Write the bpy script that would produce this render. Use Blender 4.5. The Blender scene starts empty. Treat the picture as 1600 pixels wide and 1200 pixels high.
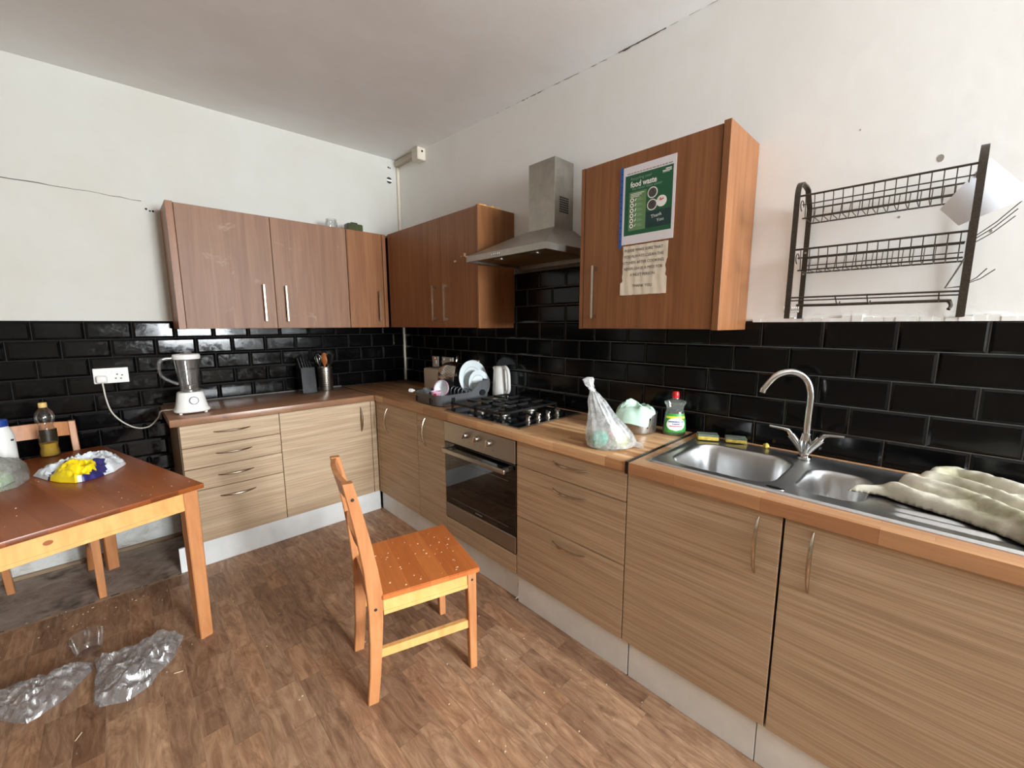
import bpy, bmesh, math, random
from mathutils import Vector, Matrix, noise, Euler

SC = bpy.context.scene
COL = SC.collection
R = math.radians
random.seed(7)

# ------------------------------------------------------------------ camera
YAW, PITCH, ROLL, FPX = -0.76334, -0.14383, -0.00299, 644.55
cp = Vector((-1.9848, -3.5363, 1.4303))
_f = Vector((-math.sin(YAW) * math.cos(PITCH), math.cos(YAW) * math.cos(PITCH), math.sin(PITCH)))
_r = Vector((math.cos(YAW), math.sin(YAW), 0))
_u = _r.cross(_f)
_c, _s = math.cos(ROLL), math.sin(ROLL)
_r, _u = _c * _r + _s * _u, -_s * _r + _c * _u
cam_data = bpy.data.cameras.new('camera')
cam_data.sensor_width = 36.0
cam_data.lens = FPX * 36.0 / 1600.0
cam_data.clip_start = 0.02
cam = bpy.data.objects.new('camera', cam_data)
COL.objects.link(cam)
cam.matrix_world = Matrix(((_r.x, _u.x, -_f.x, cp.x), (_r.y, _u.y, -_f.y, cp.y), (_r.z, _u.z, -_f.z, cp.z), (0, 0, 0, 1)))
SC.camera = cam

# ------------------------------------------------------------------ light
SC.view_settings.view_transform = 'Standard'
SC.view_settings.look = 'None'
SC.view_settings.gamma = 1.0
SC.view_settings.use_curve_mapping = False
SC.view_settings.exposure = 0.12
world = bpy.data.worlds.new('daylight')
SC.world = world
world.use_nodes = True
bg = world.node_tree.nodes['Background']
bg.inputs[0].default_value = (0.80, 0.90, 1.0, 1)
bg.inputs[1].default_value = 2.0
WX0, WX1, WZ0, WZ1, WY = -1.30, -0.06, 1.10, 2.60, -7.40      # window opening in the wall behind the camera


def area(name, loc, size, size_y, power, color, rot):
    d = bpy.data.lights.new(name, 'AREA')
    d.shape = 'RECTANGLE'
    d.size, d.size_y = size, size_y
    d.energy = power
    d.color = color
    o = bpy.data.objects.new(name, d)
    COL.objects.link(o)
    o.location = loc
    o.rotation_euler = rot
    return o


area('window_daylight', ((WX0 + WX1) / 2, WY - 0.09, (WZ0 + WZ1) / 2), WX1 - WX0 - .04, WZ1 - WZ0 - .04, 600, (0.91, 0.965, 1.0), (R(90), 0, 0))
SC.cycles.use_denoising = True
try:
    SC.cycles.max_bounces = 12
    SC.cycles.diffuse_bounces = 6
    SC.cycles.transparent_max_bounces = 24
    SC.cycles.sample_clamp_indirect = 6
    SC.cycles.caustics_reflective = False
    SC.cycles.caustics_refractive = False
except Exception:
    pass

# ------------------------------------------------------------------ materials


def lin(c):
    return tuple(((v / 255) / 12.92 if v / 255 <= .04045 else ((v / 255 + .055) / 1.055) ** 2.4) for v in c) + (1,)


M = {}


def mat(name):
    m = bpy.data.materials.new(name)
    m.use_nodes = True
    M[name] = m
    nt = m.node_tree
    return m, nt, nt.nodes['Principled BSDF']


def N(nt, typ, **kw):
    n = nt.nodes.new(typ)
    for k, v in kw.items():
        setattr(n, k, v)
    return n


def coords(nt, scale, kind='Object', rnd=False):
    tc = N(nt, 'ShaderNodeTexCoord')
    mp = N(nt, 'ShaderNodeMapping')
    mp.inputs['Scale'].default_value = scale
    nt.links.new(tc.outputs[kind], mp.inputs['Vector'])
    if rnd:
        oi = N(nt, 'ShaderNodeObjectInfo')
        ml = N(nt, 'ShaderNodeMath', operation='MULTIPLY')
        ml.inputs[1].default_value = 97.0
        nt.links.new(oi.outputs['Random'], ml.inputs[0])
        nt.links.new(ml.outputs[0], mp.inputs['Location'])
    return mp.outputs['Vector']


def ramp(nt, fac, stops):
    r = N(nt, 'ShaderNodeValToRGB')
    el = r.color_ramp.elements
    while len(el) < len(stops):
        el.new(0.5)
    for e, (p, c) in zip(el, stops):
        e.position = p
        e.color = c
    nt.links.new(fac, r.inputs[0])
    return r.outputs[0]


def tnoise(nt, vec, scale, detail=4, rough=.6, dist=0):
    n = N(nt, 'ShaderNodeTexNoise')
    n.inputs['Scale'].default_value = scale
    n.inputs['Detail'].default_value = detail
    n.inputs['Roughness'].default_value = rough
    n.inputs['Distortion'].default_value = dist
    nt.links.new(vec, n.inputs['Vector'])
    return n.outputs['Fac']


def bump(nt, b, h, strength, dist=.002):
    n = N(nt, 'ShaderNodeBump')
    n.inputs['Strength'].default_value = strength
    n.inputs['Distance'].default_value = dist
    nt.links.new(h, n.inputs['Height'])
    nt.links.new(n.outputs[0], b.inputs['Normal'])


def mixc(nt, fac, a, b, blend='MIX'):
    n = N(nt, 'ShaderNodeMix', data_type='RGBA', blend_type=blend)
    for sock, v in ((n.inputs['Factor'], fac), (n.inputs['A'], a), (n.inputs['B'], b)):
        pass
    ia, ib = n.inputs[6], n.inputs[7]
    for sock, v in ((n.inputs[0], fac), (ia, a), (ib, b)):
        if hasattr(v, 'is_output') or isinstance(v, bpy.types.NodeSocket):
            nt.links.new(v, sock)
        else:
            sock.default_value = v
    return n.outputs[2]


def plain(name, c, rough=.5, metal=0, spec=.5, var=.06, nscale=8, **kw):
    """one colour with a faint uneven tone, so no surface is dead flat"""
    m, nt, b = mat(name)
    col = lin(c)
    v = coords(nt, (1, 1, 1))
    f = tnoise(nt, v, nscale, 4, .6)
    lo = tuple(x * (1 - var) for x in col[:3]) + (1,)
    hi = tuple(min(1, x * (1 + var)) for x in col[:3]) + (1,)
    nt.links.new(ramp(nt, f, [(.3, lo), (.7, hi)]), b.inputs['Base Color'])
    b.inputs['Roughness'].default_value = rough
    b.inputs['Metallic'].default_value = metal
    b.inputs['Specular IOR Level'].default_value = spec
    for k, val in kw.items():
        b.inputs[k].default_value = val
    return m


def wood(name, stops, scale, rough=.4, nscale=3, dist=.6, bumpv=.15, fine=(1, 1, 1), finef=.25, rnd=False, spec=.5, scuff=None, scuffc=None):
    m, nt, b = mat(name)
    v = coords(nt, scale, rnd=rnd)
    f = tnoise(nt, v, nscale, 6, .62, dist)
    c = ramp(nt, f, [(p, lin(cc)) for p, cc in stops])
    v2 = coords(nt, fine, rnd=rnd)
    f2 = tnoise(nt, v2, 1.0, 3, .5)
    dark = ramp(nt, f2, [(.35, (1 - finef,) * 3 + (1,)), (.62, (1, 1, 1, 1))])
    c = mixc(nt, 1.0, c, dark, 'MULTIPLY')
    b.inputs['Roughness'].default_value = rough
    if scuff:
        v3 = coords(nt, (1, 1, 1))
        f3 = tnoise(nt, v3, scuff, 5, .7, .4)
        k = ramp(nt, f3, [(.62, (0, 0, 0, 1)), (.78, (1, 1, 1, 1))])
        c = mixc(nt, k, c, lin(scuffc))
    nt.links.new(c, b.inputs['Base Color'])
    b.inputs['Specular IOR Level'].default_value = spec
    if bumpv:
        bump(nt, b, f2, bumpv, .0006)
    return m


def film(name, tint, milky, rough=.3, gloss=.04):
    """thin plastic film: clear, with a milky scattering part and a sheen"""
    m, nt, b = mat(name)
    tr = N(nt, 'ShaderNodeBsdfTransparent')
    tr.inputs[0].default_value = (.97, .97, .97, 1)
    df = N(nt, 'ShaderNodeBsdfDiffuse')
    tl = N(nt, 'ShaderNodeBsdfTranslucent')
    df.inputs[0].default_value = tl.inputs[0].default_value = lin(tint)
    mk = N(nt, 'ShaderNodeMixShader')
    mk.inputs[0].default_value = .45
    nt.links.new(df.outputs[0], mk.inputs[1])
    nt.links.new(tl.outputs[0], mk.inputs[2])
    v = coords(nt, (1, 1, 1))
    f = tnoise(nt, v, 40, 4, .7)
    rg = N(nt, 'ShaderNodeMapRange')
    rg.inputs[1].default_value, rg.inputs[2].default_value = .35, .7
    rg.inputs[3].default_value, rg.inputs[4].default_value = milky * .5, min(1, milky * 1.5)
    nt.links.new(f, rg.inputs[0])
    mx = N(nt, 'ShaderNodeMixShader')
    nt.links.new(rg.outputs[0], mx.inputs[0])
    nt.links.new(tr.outputs[0], mx.inputs[1])
    nt.links.new(mk.outputs[0], mx.inputs[2])
    gl = N(nt, 'ShaderNodeBsdfGlossy')
    gl.inputs['Roughness'].default_value = rough
    lw = N(nt, 'ShaderNodeLayerWeight')
    lw.inputs[0].default_value = .35
    mr = N(nt, 'ShaderNodeMapRange')
    mr.inputs[3].default_value, mr.inputs[4].default_value = gloss, .55
    nt.links.new(lw.outputs[0], mr.inputs[0])
    mx2 = N(nt, 'ShaderNodeMixShader')
    nt.links.new(mr.outputs[0], mx2.inputs[0])
    nt.links.new(mx.outputs[0], mx2.inputs[1])
    nt.links.new(gl.outputs[0], mx2.inputs[2])
    nt.links.new(mx2.outputs[0], nt.nodes['Material Output'].inputs[0])
    nt.nodes.remove(b)
    return m


def plaster(name, c, spots, spotc, rough=.85, sscale=2.2):
    m, nt, b = mat(name)
    v = coords(nt, (1, 1, 1))
    f = tnoise(nt, v, sscale, 5, .65, .3)
    c1 = ramp(nt, f, [(.35, lin(c)), (.8, lin(spotc))])
    f2 = tnoise(nt, v, 90, 3, .6)
    k = ramp(nt, f2, [(.70, (0, 0, 0, 1)), (.78, (1, 1, 1, 1))])
    c2 = mixc(nt, k, c1, lin(spots))
    nt.links.new(c2, b.inputs['Base Color'])
    b.inputs['Roughness'].default_value = rough
    f3 = tnoise(nt, v, 14, 5, .6)
    bump(nt, b, f3, .25, .004)
    return m


plaster('wall_paint_dimmed', (208, 208, 202), (196, 193, 185), (202, 199, 190))  # colour lowered to offset the strong window light on the back wall
plaster('wall_paint_brightened', (238, 239, 237), (225, 223, 218), (231, 230, 226))  # colour raised to stand in for light the right wall lacks
plaster('unseen_wall_darkened', (150, 136, 118), (140, 127, 110), (144, 130, 112))  # dark tone given to the unseen left wall to cut bounce light
plaster('ceiling_paint', (240, 242, 243), (230, 229, 228), (232, 231, 229))
plain('white_gloss', (232, 236, 236), .35)
m, nt, b = mat('white_board')
v = coords(nt, (1.0, 1, 2.2))
f = tnoise(nt, v, 4.5, 5, .7, .5)
nt.links.new(ramp(nt, f, [(.5, lin((220, 222, 219))), (.66, lin((186, 182, 172))), (.74, lin((70, 68, 66)))]), b.inputs['Base Color'])
b.inputs['Roughness'].default_value = .55
plain('white_plastic', (236, 236, 232), .3, var=.02)
plain('cream_plastic', (214, 205, 190), .4, var=.05)
plain('grey_trunking', (190, 180, 165), .45)
plain('black_plastic', (14, 14, 15), .35)
plain('dark_void', (10, 9, 9), .9)
plain('grout_light', (98, 96, 92), .85, var=.2, nscale=30)
plain('grout_dark', (26, 26, 28), .8, var=.2, nscale=30)
plain('crack_line', (96, 88, 78), .9)
plain('plaster_chip', (150, 142, 132), .9)
plain('crumb', (214, 200, 172), .8)

# tiles: black glaze with dust
m, nt, b = mat('black_tile')
v = coords(nt, (1, 1, 1), rnd=True)
f = tnoise(nt, v, 22, 6, .7, .6)
nt.links.new(ramp(nt, f, [(.5, lin((8, 8, 9))), (.72, lin((11, 11, 12))), (.86, lin((34, 34, 36)))]), b.inputs['Base Color'])
rg = N(nt, 'ShaderNodeMapRange')
rg.inputs[1].default_value, rg.inputs[2].default_value, rg.inputs[3].default_value, rg.inputs[4].default_value = .45, .8, .06, .28
nt.links.new(f, rg.inputs[0])
nt.links.new(rg.outputs[0], b.inputs['Roughness'])
b.inputs['Specular IOR Level'].default_value = .28
m, nt, b = mat('black_tile_plain')
v = coords(nt, (1, 1, 1), rnd=True)
f = tnoise(nt, v, 18, 6, .7, .6)
nt.links.new(ramp(nt, f, [(.5, lin((8, 8, 9))), (.76, lin((15, 15, 16))), (.9, lin((44, 44, 44)))]), b.inputs['Base Color'])
b.inputs['Roughness'].default_value = .13
b.inputs['Specular IOR Level'].default_value = .25

# floor planks (vinyl print)
m, nt, b = mat('floor_plank')
v = coords(nt, (9, 2.4, 1), rnd=True)
f = tnoise(nt, v, 2.2, 7, .66, 1.9)
c = ramp(nt, f, [(.25, lin((116, 88, 68))), (.45, lin((158, 126, 101))), (.58, lin((180, 149, 122))), (.78, lin((202, 174, 146)))])
oi = N(nt, 'ShaderNodeObjectInfo')
tone = ramp(nt, oi.outputs['Random'], [(0, (.66, .58, .54, 1)), (.25, (.82, .76, .72, 1)), (.5, (1.0, .95, .90, 1)), (.75, (.92, .79, .70, 1)), (1, (1.22, 1.18, 1.12, 1))])
c = mixc(nt, 1.0, c, tone, 'MULTIPLY')
v2 = coords(nt, (55, 2.5, 1), rnd=True)
f2 = tnoise(nt, v2, 2.0, 3, .5)
c = mixc(nt, 1.0, c, ramp(nt, f2, [(.3, (.80, .78, .76, 1)), (.6, (1, 1, 1, 1))]), 'MULTIPLY')
nt.links.new(c, b.inputs['Base Color'])
b.inputs['Roughness'].default_value = .46
b.inputs['Specular IOR Level'].default_value = .35
bump(nt, b, f, .08, .001)
plain('floor_joint', (176, 150, 122), .6, var=.3, nscale=20)
m, nt, b = mat('concrete')
v = coords(nt, (1, 1, 1))
f = tnoise(nt, v, 9, 7, .7, .6)
c = ramp(nt, f, [(.3, lin((112, 98, 88))), (.5, lin((158, 141, 128))), (.75, lin((186, 170, 155)))])
f2 = tnoise(nt, v, 5, 3, .6)
c = mixc(nt, ramp(nt, f2, [(.6, (0, 0, 0, 1)), (.75, (.8, .8, .8, 1))]), c, lin((40, 36, 33)))
nt.links.new(c, b.inputs['Base Color'])
b.inputs['Roughness'].default_value = .9
bump(nt, b, f, .5, .004)

wood('walnut_front', [(.3, (126, 80, 48)), (.5, (139, 91, 56)), (.7, (152, 103, 66))], (9, 9, .55), rough=.40, spec=.35, nscale=2.4, dist=.7, fine=(120, 120, 2.2), finef=.16, bumpv=.05)
wood('walnut_sheen_scuffed', [(.3, (126, 90, 68)), (.5, (138, 101, 77)), (.7, (150, 113, 88))], (9, 9, .55), rough=.45, spec=.3, nscale=2.4, dist=.7, fine=(120, 120, 2.2), finef=.12, bumpv=.05, scuff=6, scuffc=(176, 150, 130))  # greyer base has the window sheen painted in; pale scuffs are wear
wood('oak_front', [(.3, (184, 157, 127)), (.5, (197, 171, 141)), (.7, (208, 185, 156))], (.8, .8, 22), rough=.55, nscale=2.6, dist=.25, fine=(2.5, 2.5, 230), finef=.27, bumpv=.2, spec=.3)
wood('oak_edge', [(.3, (138, 116, 92)), (.7, (164, 142, 114))], (1.1, 1.1, 16), rough=.5, nscale=2.6)
wood('pine_light', [(.3, (222, 160, 92)), (.5, (234, 178, 108)), (.75, (242, 195, 128))], (3, 3, 1.2), rough=.38, nscale=4, dist=.8, fine=(50, 50, 4), finef=.1, bumpv=.05)
wood('pine_orange', [(.3, (182, 118, 72)), (.5, (198, 134, 86)), (.75, (212, 150, 100))], (5, 5, 1.0), rough=.36, nscale=3, dist=.8, fine=(60, 60, 3), finef=.12, bumpv=.05)


def staves(name, w, l, c1, c2, mortar, rot, rough, grain, dirt=None):
    """glued wood staves; local x is along the grain after rot"""
    m, nt, b = mat(name)
    tc = N(nt, 'ShaderNodeTexCoord')
    mp = N(nt, 'ShaderNodeMapping')
    mp.inputs['Rotation'].default_value = (0, 0, rot)
    nt.links.new(tc.outputs['Object'], mp.inputs['Vector'])
    br = N(nt, 'ShaderNodeTexBrick')
    br.inputs['Scale'].default_value = 1.0
    br.inputs['Brick Width'].default_value = l
    br.inputs['Row Height'].default_value = w
    br.inputs['Mortar Size'].default_value = .0004
    br.inputs['Color1'].default_value = lin(c1)
    br.inputs['Color2'].default_value = lin(c2)
    br.inputs['Mortar'].default_value = lin(mortar)
    br.offset = .37
    nt.links.new(mp.outputs[0], br.inputs['Vector'])
    mp2 = N(nt, 'ShaderNodeMapping')
    mp2.inputs['Scale'].default_value = (2.5, 45, 45)
    nt.links.new(mp.outputs[0], mp2.inputs['Vector'])
    f = tnoise(nt, mp2.outputs[0], 1.5, 5, .6, .8)
    c = mixc(nt, 1.0, br.outputs[0], ramp(nt, f, [(.3, (1 - grain,) * 3 + (1,)), (.65, (1, 1, 1, 1))]), 'MULTIPLY')
    if dirt:
        f2 = tnoise(nt, mp.outputs[0], 7, 5, .7, .5)
        c = mixc(nt, ramp(nt, f2, [(.56, (0, 0, 0, 1)), (.75, (.75, .75, .75, 1))]), c, lin(dirt))
    nt.links.new(c, b.inputs['Base Color'])
    b.inputs['Roughness'].default_value = rough
    return m


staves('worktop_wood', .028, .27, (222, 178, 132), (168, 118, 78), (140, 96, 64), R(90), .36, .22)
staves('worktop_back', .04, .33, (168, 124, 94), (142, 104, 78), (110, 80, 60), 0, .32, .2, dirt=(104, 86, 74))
staves('worktop_sink', .028, .27, (218, 172, 128), (182, 130, 92), (140, 96, 64), R(90), .36, .22)
staves('table_top', .095, 2.4, (160, 88, 42), (142, 74, 32), (118, 60, 26), R(90), .32, .2)
staves('seat_wood', .075, 1.4, (208, 122, 62), (190, 104, 50), (164, 88, 42), R(90), .36, .18)


def metal(name, c, rough, scale=(1, 1, 1), amount=.12, metallic=1.0):
    m, nt, b = mat(name)
    v = coords(nt, scale)
    f = tnoise(nt, v, 6, 5, .6)
    col = lin(c)
    nt.links.new(ramp(nt, f, [(.3, tuple(x * (1 - amount) for x in col[:3]) + (1,)), (.7, col)]), b.inputs['Base Color'])
    rg = N(nt, 'ShaderNodeMapRange')
    rg.inputs[3].default_value, rg.inputs[4].default_value = rough * .75, rough * 1.3
    nt.links.new(f, rg.inputs[0])
    nt.links.new(rg.outputs[0], b.inputs['Roughness'])
    b.inputs['Metallic'].default_value = metallic
    return m


metal('steel_brushed', (176, 170, 160), .32, (2, 2, 60))
metal('steel_hood', (176, 170, 160), .38, (3, 3, 3), .2)
metal('steel_sink', (208, 209, 210), .33, (2, 6, 2), .08)
metal('chrome', (214, 216, 216), .08)
metal('handle_metal', (190, 176, 158), .22)
metal('rack_metal', (92, 86, 78), .42, (30, 30, 30), .4, .8)
metal('pan_metal', (170, 168, 162), .38, (10, 10, 10), .2)
metal('colander_metal', (196, 190, 180), .2)
plain('black_glass', (6, 6, 7), .03, spec=1.0, var=0)
plain('hob_enamel', (12, 12, 13), .1, spec=.6, var=.1)
plain('cast_iron', (16, 16, 17), .55)
plain('burner_dark', (38, 34, 32), .5)
plain('hood_filter', (112, 92, 58), .5, metal=.5, var=.35, nscale=16)
plain('grey_rack_plastic', (92, 94, 97), .4)
plain('ceramic', (226, 234, 236), .12, var=.02)
plain('pink_ceramic', (226, 176, 200), .25)
plain('red_print', (196, 34, 44), .4)
plain('navy_print', (42, 40, 104), .35)
plain('bright_blue', (36, 78, 150), .35)
plain('yellow_print', (244, 216, 20), .35, var=.1)
plain('bread_bag_white', (220, 226, 230), .35, var=.08, nscale=20)
plain('blue_cap', (30, 62, 140), .35)
plain('gold_cap', (226, 190, 120), .35)
plain('red_cap', (206, 34, 36), .3)
plain('green_liquid', (14, 116, 44), .12)
plain('label_green', (60, 150, 60), .4)
plain('label_yellow', (212, 214, 40), .4)
plain('label_white', (240, 242, 240), .4, var=.01)
plain('label_blue', (40, 60, 130), .5)
plain('sponge_yellow', (206, 182, 84), .95, var=.3, nscale=60)
plain('sponge_scourer', (108, 120, 106), .95, var=.3, nscale=80)
m, nt, b = mat('towel')
v = coords(nt, (1, 1, 1))
f = tnoise(nt, v, 6, 4, .6)
nt.links.new(ramp(nt, f, [(.35, lin((150, 146, 116))), (.52, lin((206, 201, 184))), (.8, lin((222, 218, 204)))]), b.inputs['Base Color'])
b.inputs['Roughness'].default_value = .95
f2 = tnoise(nt, v, 260, 2, .5)
bump(nt, b, f2, .35, .002)
plain('pale_green_cloth', (196, 226, 208), .6, var=.06)
plain('teal_wrap', (96, 214, 186), .5, var=.15)
plain('salad_green', (190, 220, 176), .5, var=.2, nscale=20)
plain('wood_spoon', (156, 88, 40), .5)
plain('paper_white', (226, 224, 230), .35, var=.02)
plain('paper_note', (226, 216, 198), .7, var=.06)
plain('poster_green', (30, 92, 62), .35, var=.08)
plain('poster_light', (104, 142, 92), .35)
plain('poster_dark', (26, 58, 58), .35, var=.3, nscale=40)
plain('poster_photo', (74, 70, 68), .4, var=.4, nscale=90)
plain('poster_pale', (140, 176, 150), .4)
plain('ink', (38, 36, 36), .7)
plain('ink_soft', (120, 116, 122), .7)
plain('sleeve_blue', (34, 92, 168), .3)
plain('olive_glass', (66, 74, 46), .15, var=.2)
plain('label_brown', (44, 38, 26), .35, var=.5, nscale=90)
plain('cable_white', (214, 208, 196), .45)
plain('matt_sheet', (232, 238, 246), .3, var=.01)
plain('knife_black', (9, 9, 10), .2, spec=.3)
film('clear_film', (252, 253, 255), .30, .22, .24)
film('carrier_film', (244, 248, 250), .50, .2, .10)
film('grey_carrier_film', (240, 240, 236), .28, .18, .12)
film('clear_cup', (240, 240, 240), .05, .06, .08)
film('clear_jug', (226, 226, 226), .07, .06, .06)
film('clear_bottle', (240, 236, 220), .02, .06, .05)
film('soap_clear', (226, 236, 226), .16, .08, .06)
film('window_glass', (250, 252, 252), .0, .02, .03)
film('jar_glass', (224, 236, 230), .14, .06, .08)
m, nt, b = mat('oil')
b.inputs['Base Color'].default_value = lin((222, 178, 62))
b.inputs['Roughness'].default_value = .08
b.inputs['Transmission Weight'].default_value = .35
b.inputs['IOR'].default_value = 1.2
m, nt, b = mat('neon_red')
b.inputs['Base Color'].default_value = lin((150, 40, 30))
b.inputs['Emission Color'].default_value = lin((255, 120, 90))
b.inputs['Emission Strength'].default_value = 1.5

# ------------------------------------------------------------------ mesh helpers
MW = {}


def sharp_smooth(me, ang=35):
    me.polygons.foreach_set('use_smooth', [True] * len(me.polygons))
    try:
        me.set_sharp_from_angle(angle=R(ang))
    except Exception:
        pass


def obj(name, bm, m, parent=None, smooth=35, local=False, mats=None, recalc=True):
    """link a bmesh as ONE mesh object; verts are in world space unless local"""
    if recalc:
        bmesh.ops.recalc_face_normals(bm, faces=bm.faces)
    me = bpy.data.meshes.new(name)
    if parent is not None and not local:
        bm.transform(MW[parent.name].inverted())
    bm.to_mesh(me)
    bm.free()
    for mm in (mats or [m]):
        me.materials.append(M[mm])
    if smooth:
        sharp_smooth(me, smooth)
    o = bpy.data.objects.new(name, me)
    COL.objects.link(o)
    if parent is not None:
        o.parent = parent
        MW[o.name] = MW[parent.name]
    else:
        MW[o.name] = Matrix()
    return o


def top(name, bm, m, label, cat, loc, group=None, **kw):
    """a one-mesh thing: origin at loc, verts given in world space"""
    bm.transform(Matrix.Translation(-Vector(loc)))
    o = obj(name, bm, m, None, **kw)
    o.location = loc
    MW[o.name] = Matrix.Translation(Vector(loc))
    tag(o, label, cat, group)
    return o


def tag(o, label, cat, group=None):
    o['label'] = label
    o['category'] = cat
    if group:
        o['group'] = group
    return o


def thing(name, label, cat, loc=(0, 0, 0), rotz=0, group=None):
    o = bpy.data.objects.new(name, None)
    o.empty_display_size = .05
    COL.objects.link(o)
    o.location = loc
    o.rotation_euler = (0, 0, rotz)
    MW[o.name] = Matrix.Translation(Vector(loc)) @ Matrix.Rotation(rotz, 4, 'Z')
    return tag(o, label, cat, group)


def struct(name, bm, m, **kw):
    o = obj(name, bm, m, None, **kw)
    o['kind'] = 'structure'
    return o


def nb():
    return bmesh.new()


def add_box(bm, x0, x1, y0, y1, z0, z1, bev=0, seg=1):
    x0, x1 = min(x0, x1), max(x0, x1)
    y0, y1 = min(y0, y1), max(y0, y1)
    z0, z1 = min(z0, z1), max(z0, z1)
    vs = [bm.verts.new((x, y, z)) for z in (z0, z1) for y in (y0, y1) for x in (x0, x1)]
    fs = [bm.faces.new([vs[i] for i in q]) for q in ((0, 2, 3, 1), (4, 5, 7, 6), (0, 1, 5, 4), (2, 6, 7, 3), (0, 4, 6, 2), (1, 3, 7, 5))]
    if bev:
        es = list({e for f in fs for e in f.edges})
        bmesh.ops.bevel(bm, geom=es, offset=bev, segments=seg, profile=.5, affect='EDGES')
    return bm


def bx(*a, **k):
    return add_box(nb(), *a, **k)


def add_tube(bm, pts, r, n=8, closed=False, flat=1.0, up=None):
    """sweep a round (or flattened) section along points"""
    pts = [Vector(p) for p in pts]
    rs = r if isinstance(r, (list, tuple)) else [r] * len(pts)
    L = len(pts)
    tang = []
    for i in range(L):
        a = pts[(i - 1) % L] if (closed or i > 0) else pts[i]
        b_ = pts[(i + 1) % L] if (closed or i < L - 1) else pts[i]
        tang.append((b_ - a).normalized())
    ref = Vector(up) if up else (Vector((0, 0, 1)) if abs(tang[0].z) < .9 else Vector((1, 0, 0)))
    nrm = (ref - tang[0] * ref.dot(tang[0])).normalized()
    rings = []
    for i in range(L):
        t = tang[i]
        nrm = (nrm - t * nrm.dot(t)).normalized()
        bn = t.cross(nrm)
        rings.append([bm.verts.new(pts[i] + nrm * math.cos(2 * math.pi * k / n) * rs[i] + bn * math.sin(2 * math.pi * k / n) * rs[i] * flat) for k in range(n)])
    for i in range(L if closed else L - 1):
        a, b_ = rings[i], rings[(i + 1) % L]
        for k in range(n):
            bm.faces.new((a[k], a[(k + 1) % n], b_[(k + 1) % n], b_[k]))
    if not closed:
        bm.faces.new(rings[0][::-1])
        bm.faces.new(rings[-1])
    return bm


def add_rings(bm, rings, cap0=True, cap1=True):
    vr = [[bm.verts.new(p) for p in r] for r in rings]
    n = len(vr[0])
    for a, b_ in zip(vr, vr[1:]):
        for k in range(n):
            bm.faces.new((a[k], a[(k + 1) % n], b_[(k + 1) % n], b_[k]))
    if cap0:
        bm.faces.new(vr[0][::-1])
    if cap1:
        bm.faces.new(vr[-1])
    return bm


def add_lathe(bm, prof, loc=(0, 0, 0), n=28, mtx=None, sx=1, sy=1, cap0=True, cap1=True):
    """prof: (radius, height) pairs"""
    rings = []
    T = (mtx or Matrix()).copy()
    for r, h in prof:
        r = max(r, .0004)
        rings.append([Vector(loc) + T @ Vector((r * sx * math.cos(2 * math.pi * k / n), r * sy * math.sin(2 * math.pi * k / n), h)) for k in range(n)])
    return add_rings(bm, rings, cap0, cap1)


def add_prism(bm, poly, fn0, fn1):
    """poly: 2-D points; fn0 / fn1 map them to the two end faces"""
    a = [bm.verts.new(fn0(p)) for p in poly]
    b_ = [bm.verts.new(fn1(p)) for p in poly]
    n = len(poly)
    bm.faces.new(a[::-1])
    bm.faces.new(b_)
    for i in range(n):
        bm.faces.new((a[i], a[(i + 1) % n], b_[(i + 1) % n], b_[i]))
    return bm


def add_frame(bm, x0, x1, y0, y1, hx0, hx1, hy0, hy1, z0, z1):
    """a slab with a rectangular hole"""
    o = [(x0, y0), (x1, y0), (x1, y1), (x0, y1)]
    h = [(hx0, hy0), (hx1, hy0), (hx1, hy1), (hx0, hy1)]
    V = {}
    for zi, z in enumerate((z0, z1)):
        for k, (s, pts) in enumerate((('o', o), ('h', h))):
            for i, p in enumerate(pts):
                V[s, zi, i] = bm.verts.new((p[0], p[1], z))
    for i in range(4):
        j = (i + 1) % 4
        bm.faces.new((V['o', 1, i], V['o', 1, j], V['h', 1, j], V['h', 1, i]))
        bm.faces.new((V['o', 0, i], V['h', 0, i], V['h', 0, j], V['o', 0, j]))
        bm.faces.new((V['o', 0, i], V['o', 0, j], V['o', 1, j], V['o', 1, i]))
        bm.faces.new((V['h', 0, i], V['h', 1, i], V['h', 1, j], V['h', 0, j]))
    return bm


def smoothpts(pts, k=6):
    """Catmull-Rom through control points"""
    P = [Vector(p) for p in pts]
    P = [P[0] * 2 - P[1]] + P + [P[-1] * 2 - P[-2]]
    out = []
    for i in range(1, len(P) - 2):
        for s in range(k):
            t = s / k
            a, b_, c, d = P[i - 1:i + 3]
            out.append(.5 * ((2 * b_) + (c - a) * t + (2 * a - 5 * b_ + 4 * c - d) * t * t + (3 * b_ - a - 3 * c + d) * t ** 3))
    out.append(P[-2])
    return out


def nz(x, y, z=0.0):
    return noise.noise(Vector((x, y, z)))


def ridged(x, y, z=0.0):
    return 1 - abs(noise.noise(Vector((x, y, z)))) * 2


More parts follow.
